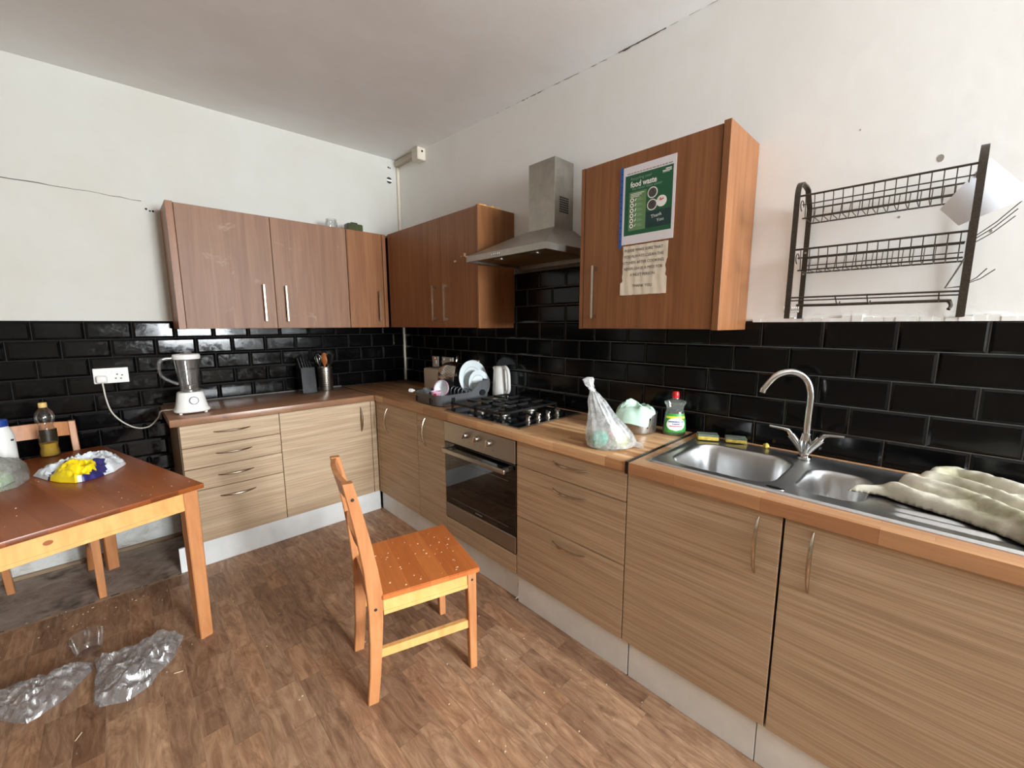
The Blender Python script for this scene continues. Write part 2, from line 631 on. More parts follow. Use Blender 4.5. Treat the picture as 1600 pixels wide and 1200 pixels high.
def crumple(outline, z0, H, rings=14, seg=64, seed=0, freq=18, crease=.5, power=.6, edge=.006, jitter=.004, warp=.3, centre=None):
    """a closed crumpled heap with a star-shaped footprint"""
    P = [Vector((p[0], p[1])) for p in outline]
    c = Vector(centre) if centre else sum(P, Vector((0, 0))) / len(P)
    dense = []
    for i in range(len(P)):
        a, b_ = P[i], P[(i + 1) % len(P)]
        for s in range(12):
            dense.append(a.lerp(b_, s / 12))
    step = len(dense) / seg
    ol = [dense[int(i * step)] for i in range(seg)]
    bm = nb()
    tops, bots = [], []

    def hgt(p, r):
        w = nz(p.x * 4, p.y * 4, seed) * warp
        rd = ridged(p.x * freq + w * 4, p.y * freq - w * 3, seed + 3.3)
        rd2 = ridged(p.x * freq * 2.3 + 5, p.y * freq * 2.3, seed + 7.7)
        base = (1 - r ** 2.4) ** power if r < 1 else 0
        return z0 + edge * (1 if r < 1 else .4) + H * base * ((1 - crease) + crease * (.7 * rd + .3 * rd2)) * (.8 + .4 * nz(p.x * 6, p.y * 6, seed + 1))
    ct = bm.verts.new((c.x, c.y, hgt(c, 0)))
    for j in range(1, rings + 1):
        r = j / rings
        row = []
        for k in range(seg):
            p = c.lerp(ol[k], r)
            if j < rings:
                p = p + Vector((nz(p.x * 40, p.y * 40, seed), nz(p.x * 40, p.y * 40, seed + 20))) * jitter
            row.append(bm.verts.new((p.x, p.y, max(z0 + .0012, hgt(p, r)))))
        tops.append(row)
    low = [bm.verts.new((v.co.x * .985 + c.x * .015, v.co.y * .985 + c.y * .015, z0 + .0004)) for v in tops[-1]]
    cb = bm.verts.new((c.x, c.y, z0 + .0004))
    for k in range(seg):
        k2 = (k + 1) % seg
        bm.faces.new((ct, tops[0][k], tops[0][k2]))
        for a, b_ in zip(tops, tops[1:]):
            bm.faces.new((a[k], b_[k], b_[k2], a[k2]))
        bm.faces.new((tops[-1][k], low[k], low[k2], tops[-1][k2]))
        bm.faces.new((low[k], cb, low[k2]))
    return bm


def text_bm(s, size, bold=0.0):
    cu = bpy.data.curves.new('lettering', 'FONT')
    cu.body = s
    cu.size = size
    cu.offset = bold
    cu.resolution_u = 3
    cu.align_x = 'LEFT'
    t = bpy.data.objects.new('lettering', cu)
    me = bpy.data.meshes.new_from_object(t)
    bm = nb()
    bm.from_mesh(me)
    bpy.data.objects.remove(t)
    bpy.data.curves.remove(cu)
    bpy.data.meshes.remove(me)
    return bm


def merge(dst, src):
    me = bpy.data.meshes.new('tmp')
    src.to_mesh(me)
    src.free()
    dst.from_mesh(me)
    bpy.data.meshes.remove(me)
    return dst


# ================================================================== THE SETTING
XL, YF = -4.60, WY            # left wall and the window wall behind the camera


def ceil_z(x, y):
    return 2.872 + .012 * max(x, -3) - .04 * min(abs(min(y, 0)), 2.2)


bm = nb()
nxg, nyg = 16, 24
g = {}
for i in range(nxg + 1):
    for j in range(nyg + 1):
        x = XL - .1 + (0.1 - XL + .1) * i / nxg
        y = YF - .1 + (.1 - YF + .1) * j / nyg
        g[i, j, 0] = bm.verts.new((x, y, ceil_z(x, y) + .006 * nz(x * 1.3, y * 1.3, 4)))
        g[i, j, 1] = bm.verts.new((x, y, 3.06))
for i in range(nxg):
    for j in range(nyg):
        bm.faces.new((g[i, j, 0], g[i, j + 1, 0], g[i + 1, j + 1, 0], g[i + 1, j, 0]))
        bm.faces.new((g[i, j, 1], g[i + 1, j, 1], g[i + 1, j + 1, 1], g[i, j + 1, 1]))
ceiling = struct('ceiling', bm, 'ceiling_paint')

wall_back = struct('wall_back', bx(XL - .12, .12, 0, .12, 0, 3.0), 'wall_paint_dimmed')
wall_right = struct('wall_right', bx(0, .12, YF - .12, 0, 0, 3.0), 'wall_paint_brightened')
wall_left = struct('wall_left', bx(XL - .12, XL, YF - .12, 0, 0, 3.0), 'unseen_wall_darkened')
bm = add_frame(nb(), XL, 0, 0, 3.0, WX0, WX1, WZ0, WZ1, 0, .12)
bm.transform(Matrix(((1, 0, 0, 0), (0, 0, -1, YF), (0, 1, 0, 0), (0, 0, 0, 1))))
wall_front = struct('wall_front', bm, 'wall_paint_dimmed')

# window: frame, mullion, transom, panes, sill
wy0, wy1 = YF - .075, YF - .015
bm = add_frame(nb(), WX0, WX1, WZ0, WZ1, WX0 + .05, WX1 - .05, WZ0 + .05, WZ1 - .05, 0, .06)
bm.transform(Matrix(((1, 0, 0, 0), (0, 0, -1, wy1), (0, 1, 0, 0), (0, 0, 0, 1))))
window_1 = struct('window_1', bm, 'white_gloss')
wm = (WX0 + WX1) / 2
obj('mullion', bx(wm - .025, wm + .025, wy0 + .005, wy1 - .002, WZ0 + .05, WZ1 - .05, bev=.003), 'white_gloss', window_1)
for sx0, sx1 in ((WX0 + .05, wm - .025), (wm + .025, WX1 - .05)):
    obj('glazing_bar', bx(sx0, sx1, wy0 + .01, wy1 - .006, WZ1 - .43, WZ1 - .39), 'white_gloss', window_1)
    for pz0, pz1 in ((WZ0 + .05, WZ1 - .43), (WZ1 - .39, WZ1 - .05)):
        obj('pane', bx(sx0, sx1, wy1 - .034, wy1 - .030, pz0, pz1), 'window_glass', window_1, smooth=0)
obj('window_sill', bx(WX0 - .05, WX1 + .05, YF - .01, YF + .12, WZ0 - .03, WZ0, bev=.004), 'white_gloss', window_1)

# ---- tiles
TILE_MESH = {}


def tile_mesh(w, h, bev, m):
    key = (round(w, 3), round(h, 3), bev, m)
    if key in TILE_MESH:
        return TILE_MESH[key]
    bm = nb()
    d0, d1 = .004, .009
    hw, hh = w / 2, h / 2
    b = min(bev, hw * .45, hh * .45)
    rings = [[(-hw, 0, -hh), (hw, 0, -hh), (hw, 0, hh), (-hw, 0, hh)],
             [(-hw, -d0, -hh), (hw, -d0, -hh), (hw, -d0, hh), (-hw, -d0, hh)],
             [(-hw + b, -d1, -hh + b), (hw - b, -d1, -hh + b), (hw - b, -d1, hh - b), (-hw + b, -d1, hh - b)]]
    add_rings(bm, rings, False, True)
    bmesh.ops.recalc_face_normals(bm, faces=bm.faces)
    me = bpy.data.meshes.new('tile')
    bm.to_mesh(me)
    bm.free()
    me.materials.append(M[m])
    TILE_MESH[key] = me
    return me


TR = random.Random(3)


def lay_tiles(parent, axis, lo, hi, rows, anchor, pitch, bev, m, joint, skip=None):
    """rows: (z_top, z_bottom, half_shift). lo < hi along the wall axis"""
    for zt, zb, sh in rows:
        k0 = math.floor((lo - anchor) / pitch) - 2
        s = anchor + (k0 + (.5 if sh else 0)) * pitch
        while s < hi:
            a, b_ = max(s, lo), min(s + pitch, hi)
            s += pitch
            if b_ - a < .02:
                continue
            if skip and skip((a + b_) / 2, (zt + zb) / 2):
                continue
            me = tile_mesh(b_ - a - joint, zt - zb - joint, bev, m)
            o = bpy.data.objects.new('tile', me)
            COL.objects.link(o)
            o.parent = parent
            c = (a + b_) / 2
            out = -TR.random() * .0012
            t1, t2 = (TR.random() - .5) * .012, (TR.random() - .5) * .012
            if axis == 'x':
                o.location = (c, out, (zt + zb) / 2)
                o.rotation_euler = (t1, 0, t2)
            else:
                o.location = (out, c, (zt + zb) / 2)
                o.rotation_euler = (0, t1, R(-90) + t2)


bz = [1.456 - .109 * k for k in range(13)]
lay_tiles(wall_back, 'x', -3.60, -.004, [(bz[k], bz[k + 1], k % 2 == 1) for k in range(12)], -1.902, .2085, .013, 'black_tile', .003,
          skip=lambda c, z: c > -1.70 and z < .88)
obj('grout_bed', bx(-3.60, -.002, -.0022, 0, bz[12], 1.4575), 'grout_dark', wall_back)
rz = [1.440, 1.3335, 1.2255, 1.117, 1.009, .905]
lay_tiles(wall_right, 'y', -4.30, -.012, [(rz[k], rz[k + 1], k % 2 == 1) for k in range(5)], -2.152, .2115, .008, 'black_tile_plain', .0032)
hz = [1.80, 1.762, 1.655, 1.5475, 1.440]
lay_tiles(wall_right, 'y', -2.27, -1.492, [(hz[k], hz[k + 1], k % 2 == 0) for k in range(1, 4)], -2.152, .2115, .010, 'black_tile_plain', .0032)
obj('grout_bed', add_box(bx(-.0038, 0, -4.30, -.010, .90, 1.4415), -.0022, 0, -2.27, -1.492, 1.4415, 1.80), 'grout_light', wall_right)

# cracks, plug holes and marks in the plaster
def crack(parent, pts, r, m='crack_line'):
    obj('crack', add_tube(nb(), pts, r, 5, flat=.5), m, parent)


rr = random.Random(5)
pts = [(-2.9 + 1.12 * t, -.0006, 2.19 + .018 * math.sin(t * 3) + rr.uniform(-.003, .003)) for t in [i / 24 for i in range(25)]]
crack(wall_back, pts, [.0012 + .0016 * rr.random() for _ in pts])
for t0, t1, w in ((-1.05, -1.55, .0016), (-1.56, -1.78, .0025), (-1.80, -2.18, .0012), (-2.25, -2.50, .0042), (-2.52, -2.95, .0010)):
    pts = []
    for i in range(15):
        y = t0 + (t1 - t0) * i / 14
        pts.append((-.002, y, ceil_z(0, y) + .004 - .006 * rr.random()))
    crack(ceiling, pts, [w * (.5 + rr.random()) for _ in pts])
for x, z, r in ((-1.762, 2.150, .006), (-1.745, 2.141, .005), (-1.730, 2.142, .006), (-.098, 2.797, .007), (-.083, 2.795, .006)):
    obj('plug_hole', add_lathe(nb(), [(r, 0), (r, .002)], (x, 0, z), 10, Matrix.Rotation(R(90), 4, 'X')), 'dark_void', wall_back)
for y, z, r in ((-3.467, 1.957, .012), (-3.253, 2.109, .003), (-3.385, 1.79, .004), (-3.50, 1.80, .005), (-3.60, 1.71, .005)):
    obj('plug_hole', add_lathe(nb(), [(r, 0), (r, .002)], (0, y, z), 9, Matrix.Rotation(R(-90), 4, 'Y') @ Matrix.Diagonal((1, 1, .3, 1)), sy=.7), 'plaster_chip', wall_right)
# ragged plaster along the top of the right-hand tiles
bm = nb()
for k in range(46):
    y = -2.96 - k * .03
    h = .004 + .016 * max(0, nz(y * 9, 3)) + .004 * rr.random()
    add_box(bm, -.0085 - .002 * rr.random(), 0, y - .030, y, 1.436, 1.444 + h)
obj('plaster_edge', bm, 'wall_paint_brightened', wall_right)

# corner trunking and the little junction box under the ceiling
trim_1 = struct('trim_1', bx(-.026, -.001, -.020, -.0005, .912, 2.81, bev=.003), 'cream_plastic')
t = thing('cable_trunking', 'short cream cable trunking under the ceiling corner with a junction box on its end', 'trunking', (-.03, -.2, 2.80))
obj('duct', bx(-.040, -.0005, -.36, -.001, 2.815, 2.858, bev=.003), 'grey_trunking', t)
jb = obj('junction_box', bx(-.075, -.0005, -.45, -.355, 2.755, 2.852, bev=.006), 'cream_plastic', t)
obj('cable_entry', add_lathe(nb(), [(.008, 0), (.008, .004)], (-.035, -.452, 2.82), 12, Matrix.Rotation(R(90), 4, 'X')), 'dark_void', jb)
t = thing('round_sticker', 'small round navy and white sticker high on the wall near the ceiling corner', 'sticker', (-.095, 0, 2.665))
obj('disc', add_lathe(nb(), [(.026, 0), (.026, .0012)], (-.095, 0, 2.690), 28, Matrix.Rotation(R(90), 4, 'X')), 'ink', t)
obj('white_band', bx(-.1205, -.0695, -.0017, -.0010, 2.682, 2.698), 'label_white', t)

# skirting left of the units, with a loose brown batten at its foot
bb = struct('baseboard_back', bx(-4.59, -1.785, -.030, -.0005, .020, .148, bev=.003), 'white_board')
obj('batten', bx(-4.59, -1.785, -.050, -.0005, .001, .022, bev=.003), 'oak_edge', bb)
obj('top_ledge', bx(-4.59, -1.785, -.036, -.0005, .138, .152, bev=.003), 'white_board', bb)

# ---- floor: printed vinyl planks, bare concrete by the wall
floor = struct('floor', bx(XL, 0, YF, 0, -.06, -.0012), 'floor_joint')
PW = .0805
PM = {}


def plank_mesh(l):
    key = round(l, 2)
    if key not in PM:
        bm = bx(-PW / 2 + .0007, PW / 2 - .0007, -l / 2 + .0007, l / 2 - .0007, -.0012, 0)
        me = bpy.data.meshes.new('plank')
        bm.to_mesh(me)
        bm.free()
        me.materials.append(M['floor_plank'])
        PM[key] = me
    return PM[key]


pr = random.Random(11)
far = nb()
for k in range(-1, 50):
    x = -.62 - PW * (k + .5)
    lim = -.60 if x > -1.80 else -.62
    y = lim
    first = True
    while y > YF + .05:
        l = pr.choice((.22, .24, .30, .36, .40, .44))
        if first:
            l = round(pr.uniform(.10, .40), 2)
            first = False
        y1 = y - l
        yc = (y + y1) / 2
        if x - PW / 2 < XL + .02:
            break
        if x > -2.58 and yc > -2.95 - (.4 if x < -1.2 else 0):
            o = bpy.data.objects.new('plank', plank_mesh(l))
            COL.objects.link(o)
            o.parent = floor
            o.location = (x, yc, 0)
        else:
            add_box(far, x - PW / 2 + .0005, x + PW / 2 - .0005, y1 + .0005, y - .0005, -.0012, 0)
        y = y1
o = obj('plank_field', far, 'floor_plank', floor)
o['kind'] = 'stuff'
# bare concrete strip where the vinyl has been cut away
bm = nb()
edge = [(-3.6 + 1.81 * i / 60, -.60 + .022 * nz(i * .35, 9) + .008 * nz(i * 1.7, 2)) for i in range(61)]
vs_a = [bm.verts.new((x, y, .0008 + .0012 * abs(nz(x * 20, y * 20)))) for x, y in edge]
vs_m = [bm.verts.new((x, y * .5, .0016 + .002 * abs(nz(x * 14, 5)))) for x, y in edge]
vs_b = [bm.verts.new((x, -.01, .0012)) for x, y in edge]
for i in range(60):
    bm.faces.new((vs_a[i], vs_a[i + 1], vs_m[i + 1], vs_m[i]))
    bm.faces.new((vs_m[i], vs_m[i + 1], vs_b[i + 1], vs_b[i]))
obj('bare_concrete', bm, 'concrete', floor)
bm = nb()
for i in range(58):
    x, y = edge[i + 1]
    s = .006 + .012 * pr.random()
    if pr.random() < .3:
        add_box(bm, x - s, x + s, y - s * .5, y + s * .3, .0005, .0015 + .002 * pr.random())
obj('torn_vinyl_edge', bm, 'crack_line', floor)['kind'] = 'stuff'
# ================================================================== FITTED UNITS
DF = .613          # front face of the base doors, measured from the wall
ZB, ZT = .151, .866


def pbox(bm, ax, a0, a1, d0, d1, z0, z1, bev=0, seg=1):
    """box on a wall run: a = along the wall, d = distance out from the wall"""
    if ax == 'B':
        return add_box(bm, a0, a1, -d1, -d0, z0, z1, bev, seg)
    return add_box(bm, -d1, -d0, a0, a1, z0, z1, bev, seg)


def pv(ax, a, d, z):
    return Vector((a, -d, z)) if ax == 'B' else Vector((-d, a, z))


def carcass(ax, a0, a1, d1, z0, z1, m, parent, d0=.002, top_panel=True, t=.016, name='carcass'):
    bm = nb()
    pbox(bm, ax, a0, a0 + t, d0, d1, z0, z1)
    pbox(bm, ax, a1 - t, a1, d0, d1, z0, z1)
    pbox(bm, ax, a0 + t, a1 - t, d0, d1, z0, z0 + t)
    pbox(bm, ax, a0 + t, a1 - t, d0, d0 + .006, z0 + t, z1)
    if top_panel:
        pbox(bm, ax, a0 + t, a1 - t, d0 + .006, d1, z1 - t, z1)
    return obj(name, bm, m, parent)


def bow_handle(ax, a, z, parent, horiz, L=.185, front=DF):
    pts, rs = [], []
    for i in range(17):
        t = -1 + 2 * i / 16
        out = front - .002 + .030 * (1 - t * t) ** .8
        pts.append(pv(ax, a + (t * L / 2 if horiz else 0), out, z + (0 if horiz else t * L / 2)))
        rs.append(.0034 + .0026 * (1 - t * t))
    o = obj('handle', add_tube(nb(), pts, rs, 8), 'handle_metal', parent)
    return o


def bar_handle(ax, a, z0, z1, parent, front):
    bm = pbox(nb(), ax, a - .0055, a + .0055, front + .024, front + .034, z0, z1, .001)
    for z in (z0 + .012, z1 - .012):
        pbox(bm, ax, a - .005, a + .005, front - .001, front + .025, z - .008, z + .008)
    return obj('handle', bm, 'handle_metal', parent)


def front(name, ax, a0, a1, z0, z1, m, parent, f=DF, t=.018, gap=.0018):
    return obj(name, pbox(nb(), ax, a0 + gap, a1 - gap, f - t, f, z0 + gap, z1 - gap, .0012), m, parent)


# ---- base units under the back wall
x0, x1, x2 = -1.777, -1.270, -.655
t = thing('drawer_unit', 'pale oak four-drawer base unit at the free left end of the back run', 'drawer unit', ((x0 + x1) / 2, -.3, ZB), group='drawer units')
carcass('B', x0, x1, DF - .020, ZB, .8665, 'oak_edge', t)
obj('end_panel', bx(x0 - .003, x0 - .0005, -DF + .018, -.003, ZB, .8665), 'oak_edge', t)
zs = [ZT, .733, .605, .472, ZB]
for k in range(4):
    dr = front('drawer_front', 'B', x0, x1, zs[k + 1], zs[k], 'oak_front', t)
    bow_handle('B', -1.527, (.808, .678, .544, .413)[k], dr, True)
t = thing('base_cabinet', 'pale oak single-door base cabinet on the back run beside the room corner', 'cabinet', ((x1 + x2) / 2, -.3, ZB), group='base cabinets')
carcass('B', x1 + .001, x2, DF - .020, ZB, .8665, 'oak_edge', t)
dr = front('door', 'B', x1, x2, ZB, ZT, 'oak_front', t)
bow_handle('B', -.732, .739, dr, False)
front('corner_filler', 'B', x2, -.6135, ZB, ZT, 'oak_front', t)

# ---- base units under the right wall
ya, yb, yc_, yd, ye, yf = -.652, -1.203, -1.514, -2.131, -2.744, -3.260
yg = -3.776
t = thing('base_cabinet', 'oak corner base cabinet door left of the narrow cabinet and oven', 'cabinet', (-.3, -.9, ZB), group='base cabinets')
carcass('R', yb + .001, -.02, DF - .020, ZB, .8665, 'oak_edge', t)
dr = front('door', 'R', yb, ya, ZB, ZT, 'oak_front', t)
bow_handle('R', -.797, .739, dr, False)
front('corner_filler', 'R', ya, -.616, ZB, ZT, 'oak_front', t)
t = thing('base_cabinet', 'narrow oak base cabinet directly left of the oven', 'cabinet', (-.3, (yb + yc_) / 2, ZB), group='base cabinets')
carcass('R', yc_ + .001, yb - .001, DF - .020, ZB, .8665, 'oak_edge', t)
dr = front('door', 'R', yc_, yb, ZB, ZT, 'oak_front', t)
bow_handle('R', -1.302, .752, dr, False)
t = thing('oven_housing', 'oak housing unit with a low filler panel beneath the built-in oven', 'cabinet', (-.3, (yc_ + yd) / 2, ZB), group='base cabinets')
bm = nb()
pbox(bm, 'R', yd + .0005, yd + .011, .002, DF - .022, ZB, .8665)
pbox(bm, 'R', yc_ - .011, yc_ - .0005, .002, DF - .022, ZB, .8665)
pbox(bm, 'R', yd + .011, yc_ - .011, .002, DF - .022, ZB, ZB + .016)
pbox(bm, 'R', yd + .011, yc_ - .011, .02, DF - .022, .245, .261)
obj('carcass', bm, 'oak_edge', t)
front('filler_panel', 'R', yd, yc_, ZB, .259, 'oak_front', t)

# built-in oven
t = thing('built_in_oven', 'built-in stainless oven with three knobs and a black glass door under the hob', 'oven', (-.3, (yc_ + yd) / 2, .262))
o0, o1 = yd + .004, yc_ - .004
obj('body', pbox(nb(), 'R', o0 + .02, o1 - .02, .05, DF - .024, .262, .858), 'dark_void', t)
cpn = obj('control_panel', pbox(nb(), 'R', o0, o1, DF - .022, DF + .004, .742, .863, .002), 'steel_brushed', t)
for k, (y, z) in enumerate(((-1.735, .815), (-1.836, .816), (-1.938, .814))):
    mt = Matrix.Rotation(R(-90), 4, 'Y')
    bm = add_lathe(nb(), [(.0185, 0), (.0185, .004), (.016, .006), (.0145, .020), (.013, .0225)], (-DF - .004, y, z), 24, mt)
    kn = obj('knob', bm, 'steel_brushed', cpn)
    a = (.9, .6, .1)[k]
    bm = add_box(nb(), -.006, .006, -.004, .004, -.017, .017, .0015)
    bm.transform(Matrix.Translation((-DF - .030, y, z)) @ Matrix.Rotation(a * .5, 4, 'X'))
    obj('knob_grip', bm, 'chrome', cpn)
for y in (-1.715, -1.76, -1.81, -1.86, -1.91, -1.96):
    obj('panel_mark', pbox(nb(), 'R', y - .003, y + .003, DF + .0035, DF + .0044, .776, .779), 'ink', cpn)
dr = obj('oven_door', pbox(nb(), 'R', o0, o1, DF - .020, DF, .357, .737, .002), 'black_glass', t)
obj('inner_window_frame', bm := pbox(pbox(nb(), 'R', o0 + .055, o1 - .055, DF - .001, DF + .0004, .640, .642), 'R', o0 + .055, o1 - .055, DF - .001, DF + .0004, .392, .394), 'ink_soft', dr)
bm = pbox(nb(), 'R', o0 + .035, o1 - .035, DF + .034, DF + .050, .690, .714, .004, 2)
for y in (o0 + .06, o1 - .06):
    pbox(bm, 'R', y - .010, y + .010, DF - .002, DF + .036, .693, .711)
obj('handle', bm, 'steel_brushed', dr)
obj('vent_strip', pbox(nb(), 'R', o0 + .01, o1 - .01, DF - .02, DF - .008, .737, .7425), 'dark_void', t)
obj('lower_trim', pbox(nb(), 'R', o0, o1, DF - .020, DF + .001, .265, .354, .002), 'steel_brushed', t)
obj('badge', pbox(nb(), 'R', -1.86, -1.80, DF - .001, DF + .0005, .371, .378), 'ink_soft', dr)

t = thing('drawer_unit', 'oak three-drawer base unit with wide drawers between the oven and the sink cabinet', 'drawer unit', (-.3, (yd + ye) / 2, ZB), group='drawer units')
carcass('R', ye + .001, yd - .0015, DF - .020, ZB, .8665, 'oak_edge', t)
zs = [ZT, .742, .476, ZB]
for k in range(3):
    dr = front('drawer_front', 'R', ye, yd - .003, zs[k + 1], zs[k], 'oak_front', t)
    bow_handle('R', -2.461, (.818, .690, .434)[k], dr, True)
t = thing('sink_cabinet', 'wide oak double-door base cabinet under the sink', 'cabinet', (-.3, yf, ZB), group='base cabinets')
carcass('R', yg, ye - .001, DF - .020, ZB, .8665, 'oak_edge', t, top_panel=False)
dr = front('door', 'R', yf, ye - .001, ZB, ZT, 'oak_front', t)
bow_handle('R', -3.196, .750, dr, False)
dr = front('door', 'R', yg, yf - .003, ZB, ZT, 'oak_front', t)
bow_handle('R', -3.335, .752, dr, False)

# ---- plinth boards
def plinth(ax, a0, a1, d, label, h=.149, lean=0, chip=False, bot=0):
    loc = pv(ax, (a0 + a1) / 2, d, 0)
    bm = pbox(nb(), ax, a0, a1, d - .016, d, .0005 + bot, h, .0012)
    if chip:
        add_tube(bm, [pv(ax, a0 + .003, d + .002, .09), pv(ax, a0 - .006, d + .004, .05), pv(ax, a0 - .012, d + .012, .028), pv(ax, a0 - .002, d + .02, .012)], .0024, 6)
    return top('plinth_board', bm, 'white_gloss', label, 'plinth', loc, 'white plinth boards')


plinth('B', -1.842, -.606, .602, 'long white plinth board along the floor under the back run of units')
plinth('R', -2.122, -.606, .590, 'white plinth board from the room corner to below the oven with a peeling end', chip=True)
plinth('R', -2.770, -2.136, .604, 'white plinth board on the floor below the three-drawer unit')
plinth('R', -3.238, -2.776, .604, 'white plinth board under the left sink cabinet door, left of the vertical crack')
plinth('R', -3.776, -3.241, .604, 'white plinth board under the right sink cabinet door, right of the vertical crack')

# ---- worktops
WT0, WT1, WD = .868, .910, .626
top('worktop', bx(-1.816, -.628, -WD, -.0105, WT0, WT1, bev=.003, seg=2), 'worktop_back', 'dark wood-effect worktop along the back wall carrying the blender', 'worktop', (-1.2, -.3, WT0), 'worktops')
bm = nb()
HY0, HY1 = -2.10, -1.475
add_box(bm, -WD, -.0105, ye + .004, -.0105, WT0, WT1, .003, 2)
top('worktop', bm, 'worktop_wood', 'wood-block worktop holding the hob and dish rack along the right wall', 'worktop', (-.3, -1.4, WT0), 'worktops')
SX0, SX1, SY0, SY1 = -.557, -.060, -3.79, -2.792     # sink outline
bm = add_frame(nb(), -WD, -.0105, -3.86, ye - .010, SX0 + .012, SX1 - .012, SY0 + .012, SY1 - .012, WT0, WT1)
top('worktop', bm, 'worktop_sink', 'wood-block worktop around the steel sink', 'worktop', (-.3, -3.3, WT0), 'worktops')
bm = pbox(nb(), 'R', ye - .0095, ye + .0035, .012, WD + .002, WT1 - .002, WT1 + .0022, .0008)
pbox(bm, 'R', ye - .0095, ye + .0035, WD - .002, WD + .0022, WT0 - .004, WT1 + .0022, .0008)
t = top('joining_strip', bm, 'black_plastic', 'black strip covering the worktop joint beside the sink', 'strip', (-.3, ye, WT1))
bm = pbox(nb(), 'B', -.634, -.6265, .03, WD + .001, WT1 - .001, WT1 + .0012)
top('joining_strip', bm, 'dark_void', 'thin dark joint strip where the two worktops meet in the corner', 'strip', (-.63, -.3, WT1))
bm = pbox(nb(), 'B', -1.80, -.63, .0105, .020, WT1, WT1 + .010, .002)
top('sealant_bead', bm, 'grout_light', 'thin grey sealant bead along the tiles behind the blender', 'sealant', (-1.2, -.015, WT1))

# ---- wall units
Z0, Z1, DW = 1.4076, 2.1507, .3133


def wall_unit(ax, a0, a1, label, parts, m, d1=DW, z1=Z1, ends=None):
    t = thing('wall_cabinet', label, 'cabinet', pv(ax, (a0 + a1) / 2, .15, Z0), group='wall cabinets')
    carcass(ax, a0, a1, d1 - .020, Z0, z1, m, t)
    for p in parts:
        dr = front(p[0], ax, p[1], p[2], Z0, z1, m, t, f=d1, t=.018)
        if len(p) > 3:
            bar_handle(ax, p[3], 1.456, 1.700, dr, d1)
    return t


t = wall_unit('B', -1.678, -.642, 'scuffed walnut double-door wall cabinet at the left end of the back wall',
              [('door', -1.660, -1.1545, -1.228), ('door', -1.1545, -.642, -1.092)], 'walnut_sheen_scuffed')
obj('end_panel', bx(-1.6965, -1.6605, -DW + .001, -.003, Z0 - .002, Z1 + .003, bev=.001), 'walnut_front', t)
t = wall_unit('B', -.6405, -.335, 'narrow single-door walnut wall cabinet on the back wall in the corner', [('door', -.6405, -.352, -.404), ('corner_post', -.351, -.318)], 'walnut_front')
t = wall_unit('R', -1.4885, -.030, 'walnut double-door wall cabinet on the right wall left of the cooker hood',
              [('door', -1.4705, -1.0825, -1.148), ('door', -1.0825, -.372, -1.010), ('corner_post', -.371, -.336)], 'walnut_front')
obj('end_panel', bx(-DW - .0005, -.003, -1.4905, -1.4715, Z0 - .002, Z1 + .003, bev=.001), 'walnut_front', t)
# chipped board edge on its top
bm = nb()
for k in range(9):
    x = -.30 + k * .02
    add_box(bm, x, x + .02, -1.489, -1.4735, Z1 + .002, Z1 + .004 + .012 * max(.1, nz(k * .9, 2) + .4))
obj('chipped_edge', bm, 'pine_light', t)
# chips in the laminate near the hood
for y, z, w, h in ((-1.250, 1.842, .012, .006), (-1.355, 1.872, .010, .010), (-1.375, 1.858, .014, .003), (-1.318, 1.866, .004, .003)):
    obj('laminate_chip', bx(-DW - .0006, -DW + .001, y - w, y + w, z - h, z + h), 'crumb', t)
t = wall_unit('R', -2.931, -2.272, 'walnut single-door wall cabinet on the right wall with two notices on its door', [('door', -2.905, -2.292, -2.366)], 'walnut_front')
obj('end_panel', bx(-DW - .004, -.003, -2.932, -2.906, Z0 - .003, Z1 + .006, bev=.0012), 'walnut_front', t)
obj('side_strip', bx(-DW + .0005, -.020, -2.2905, -2.2705, Z0, Z1, bev=.001), 'walnut_front', t)

# ---- things left on top of the wall cabinets
t = thing('glass_jar', 'empty clear glass jar on top of the back wall cabinets', 'jar', (-.700, -.20, Z1))
obj('body', add_lathe(nb(), [(.036, 0), (.042, .006), (.043, .05), (.036, .062), (.038, .064), (.038, .076), (.035, .076), (.034, .062), (.040, .05), (.039, .008), (.01, .005)], (-.700, -.20, Z1 + .0005), 24), 'jar_glass', t)
t = thing('olive_box', 'small olive-green glass block on top of the narrow corner wall cabinet', 'box', (-.53, -.20, Z1))
obj('body', bx(-.590, -.465, -.235, -.165, Z1 + .0005, Z1 + .066, bev=.006), 'olive_glass', t)
obj('lid', bx(-.555, -.500, -.220, -.180, Z1 + .066, Z1 + .078, bev=.004), 'olive_glass', t)

# ---- cooker hood
t = thing('cooker_hood', 'stainless chimney cooker hood with a pyramid canopy over the hob', 'cooker hood', (-.2, -1.86, 1.79))
hy0, hy1, hd = -2.172, -1.552, .452
cy0, cy1, cd = -1.977, -1.780, .165
hb, hl, ht = 1.790, 1.822, 1.962
rings = [[Vector((-.002, hy0, hl)), Vector((-hd, hy0, hl)), Vector((-hd, hy1, hl)), Vector((-.002, hy1, hl))],
         [Vector((-.002, cy0 - .012, ht)), Vector((-cd - .012, cy0 - .012, ht)), Vector((-cd - .012, cy1 + .012, ht)), Vector((-.002, cy1 + .012, ht))]]
obj('canopy', add_rings(nb(), rings), 'steel_hood', t)
lip = nb()
add_box(lip, -hd, -hd + .012, hy0, hy1, hb, hl)
add_box(lip, -hd + .012, -.002, hy0, hy0 + .012, hb, hl)
add_box(lip, -hd + .012, -.002, hy1 - .012, hy1, hb, hl)
add_box(lip, -.03, -.002, hy0 + .012, hy1 - .012, hb - .012, hl)
lp = obj('lip', lip, 'steel_hood', t)
obj('filter', bx(-hd + .03, -.04, hy0 + .03, hy1 - .03, hb + .010, hb + .016), 'hood_filter', t)
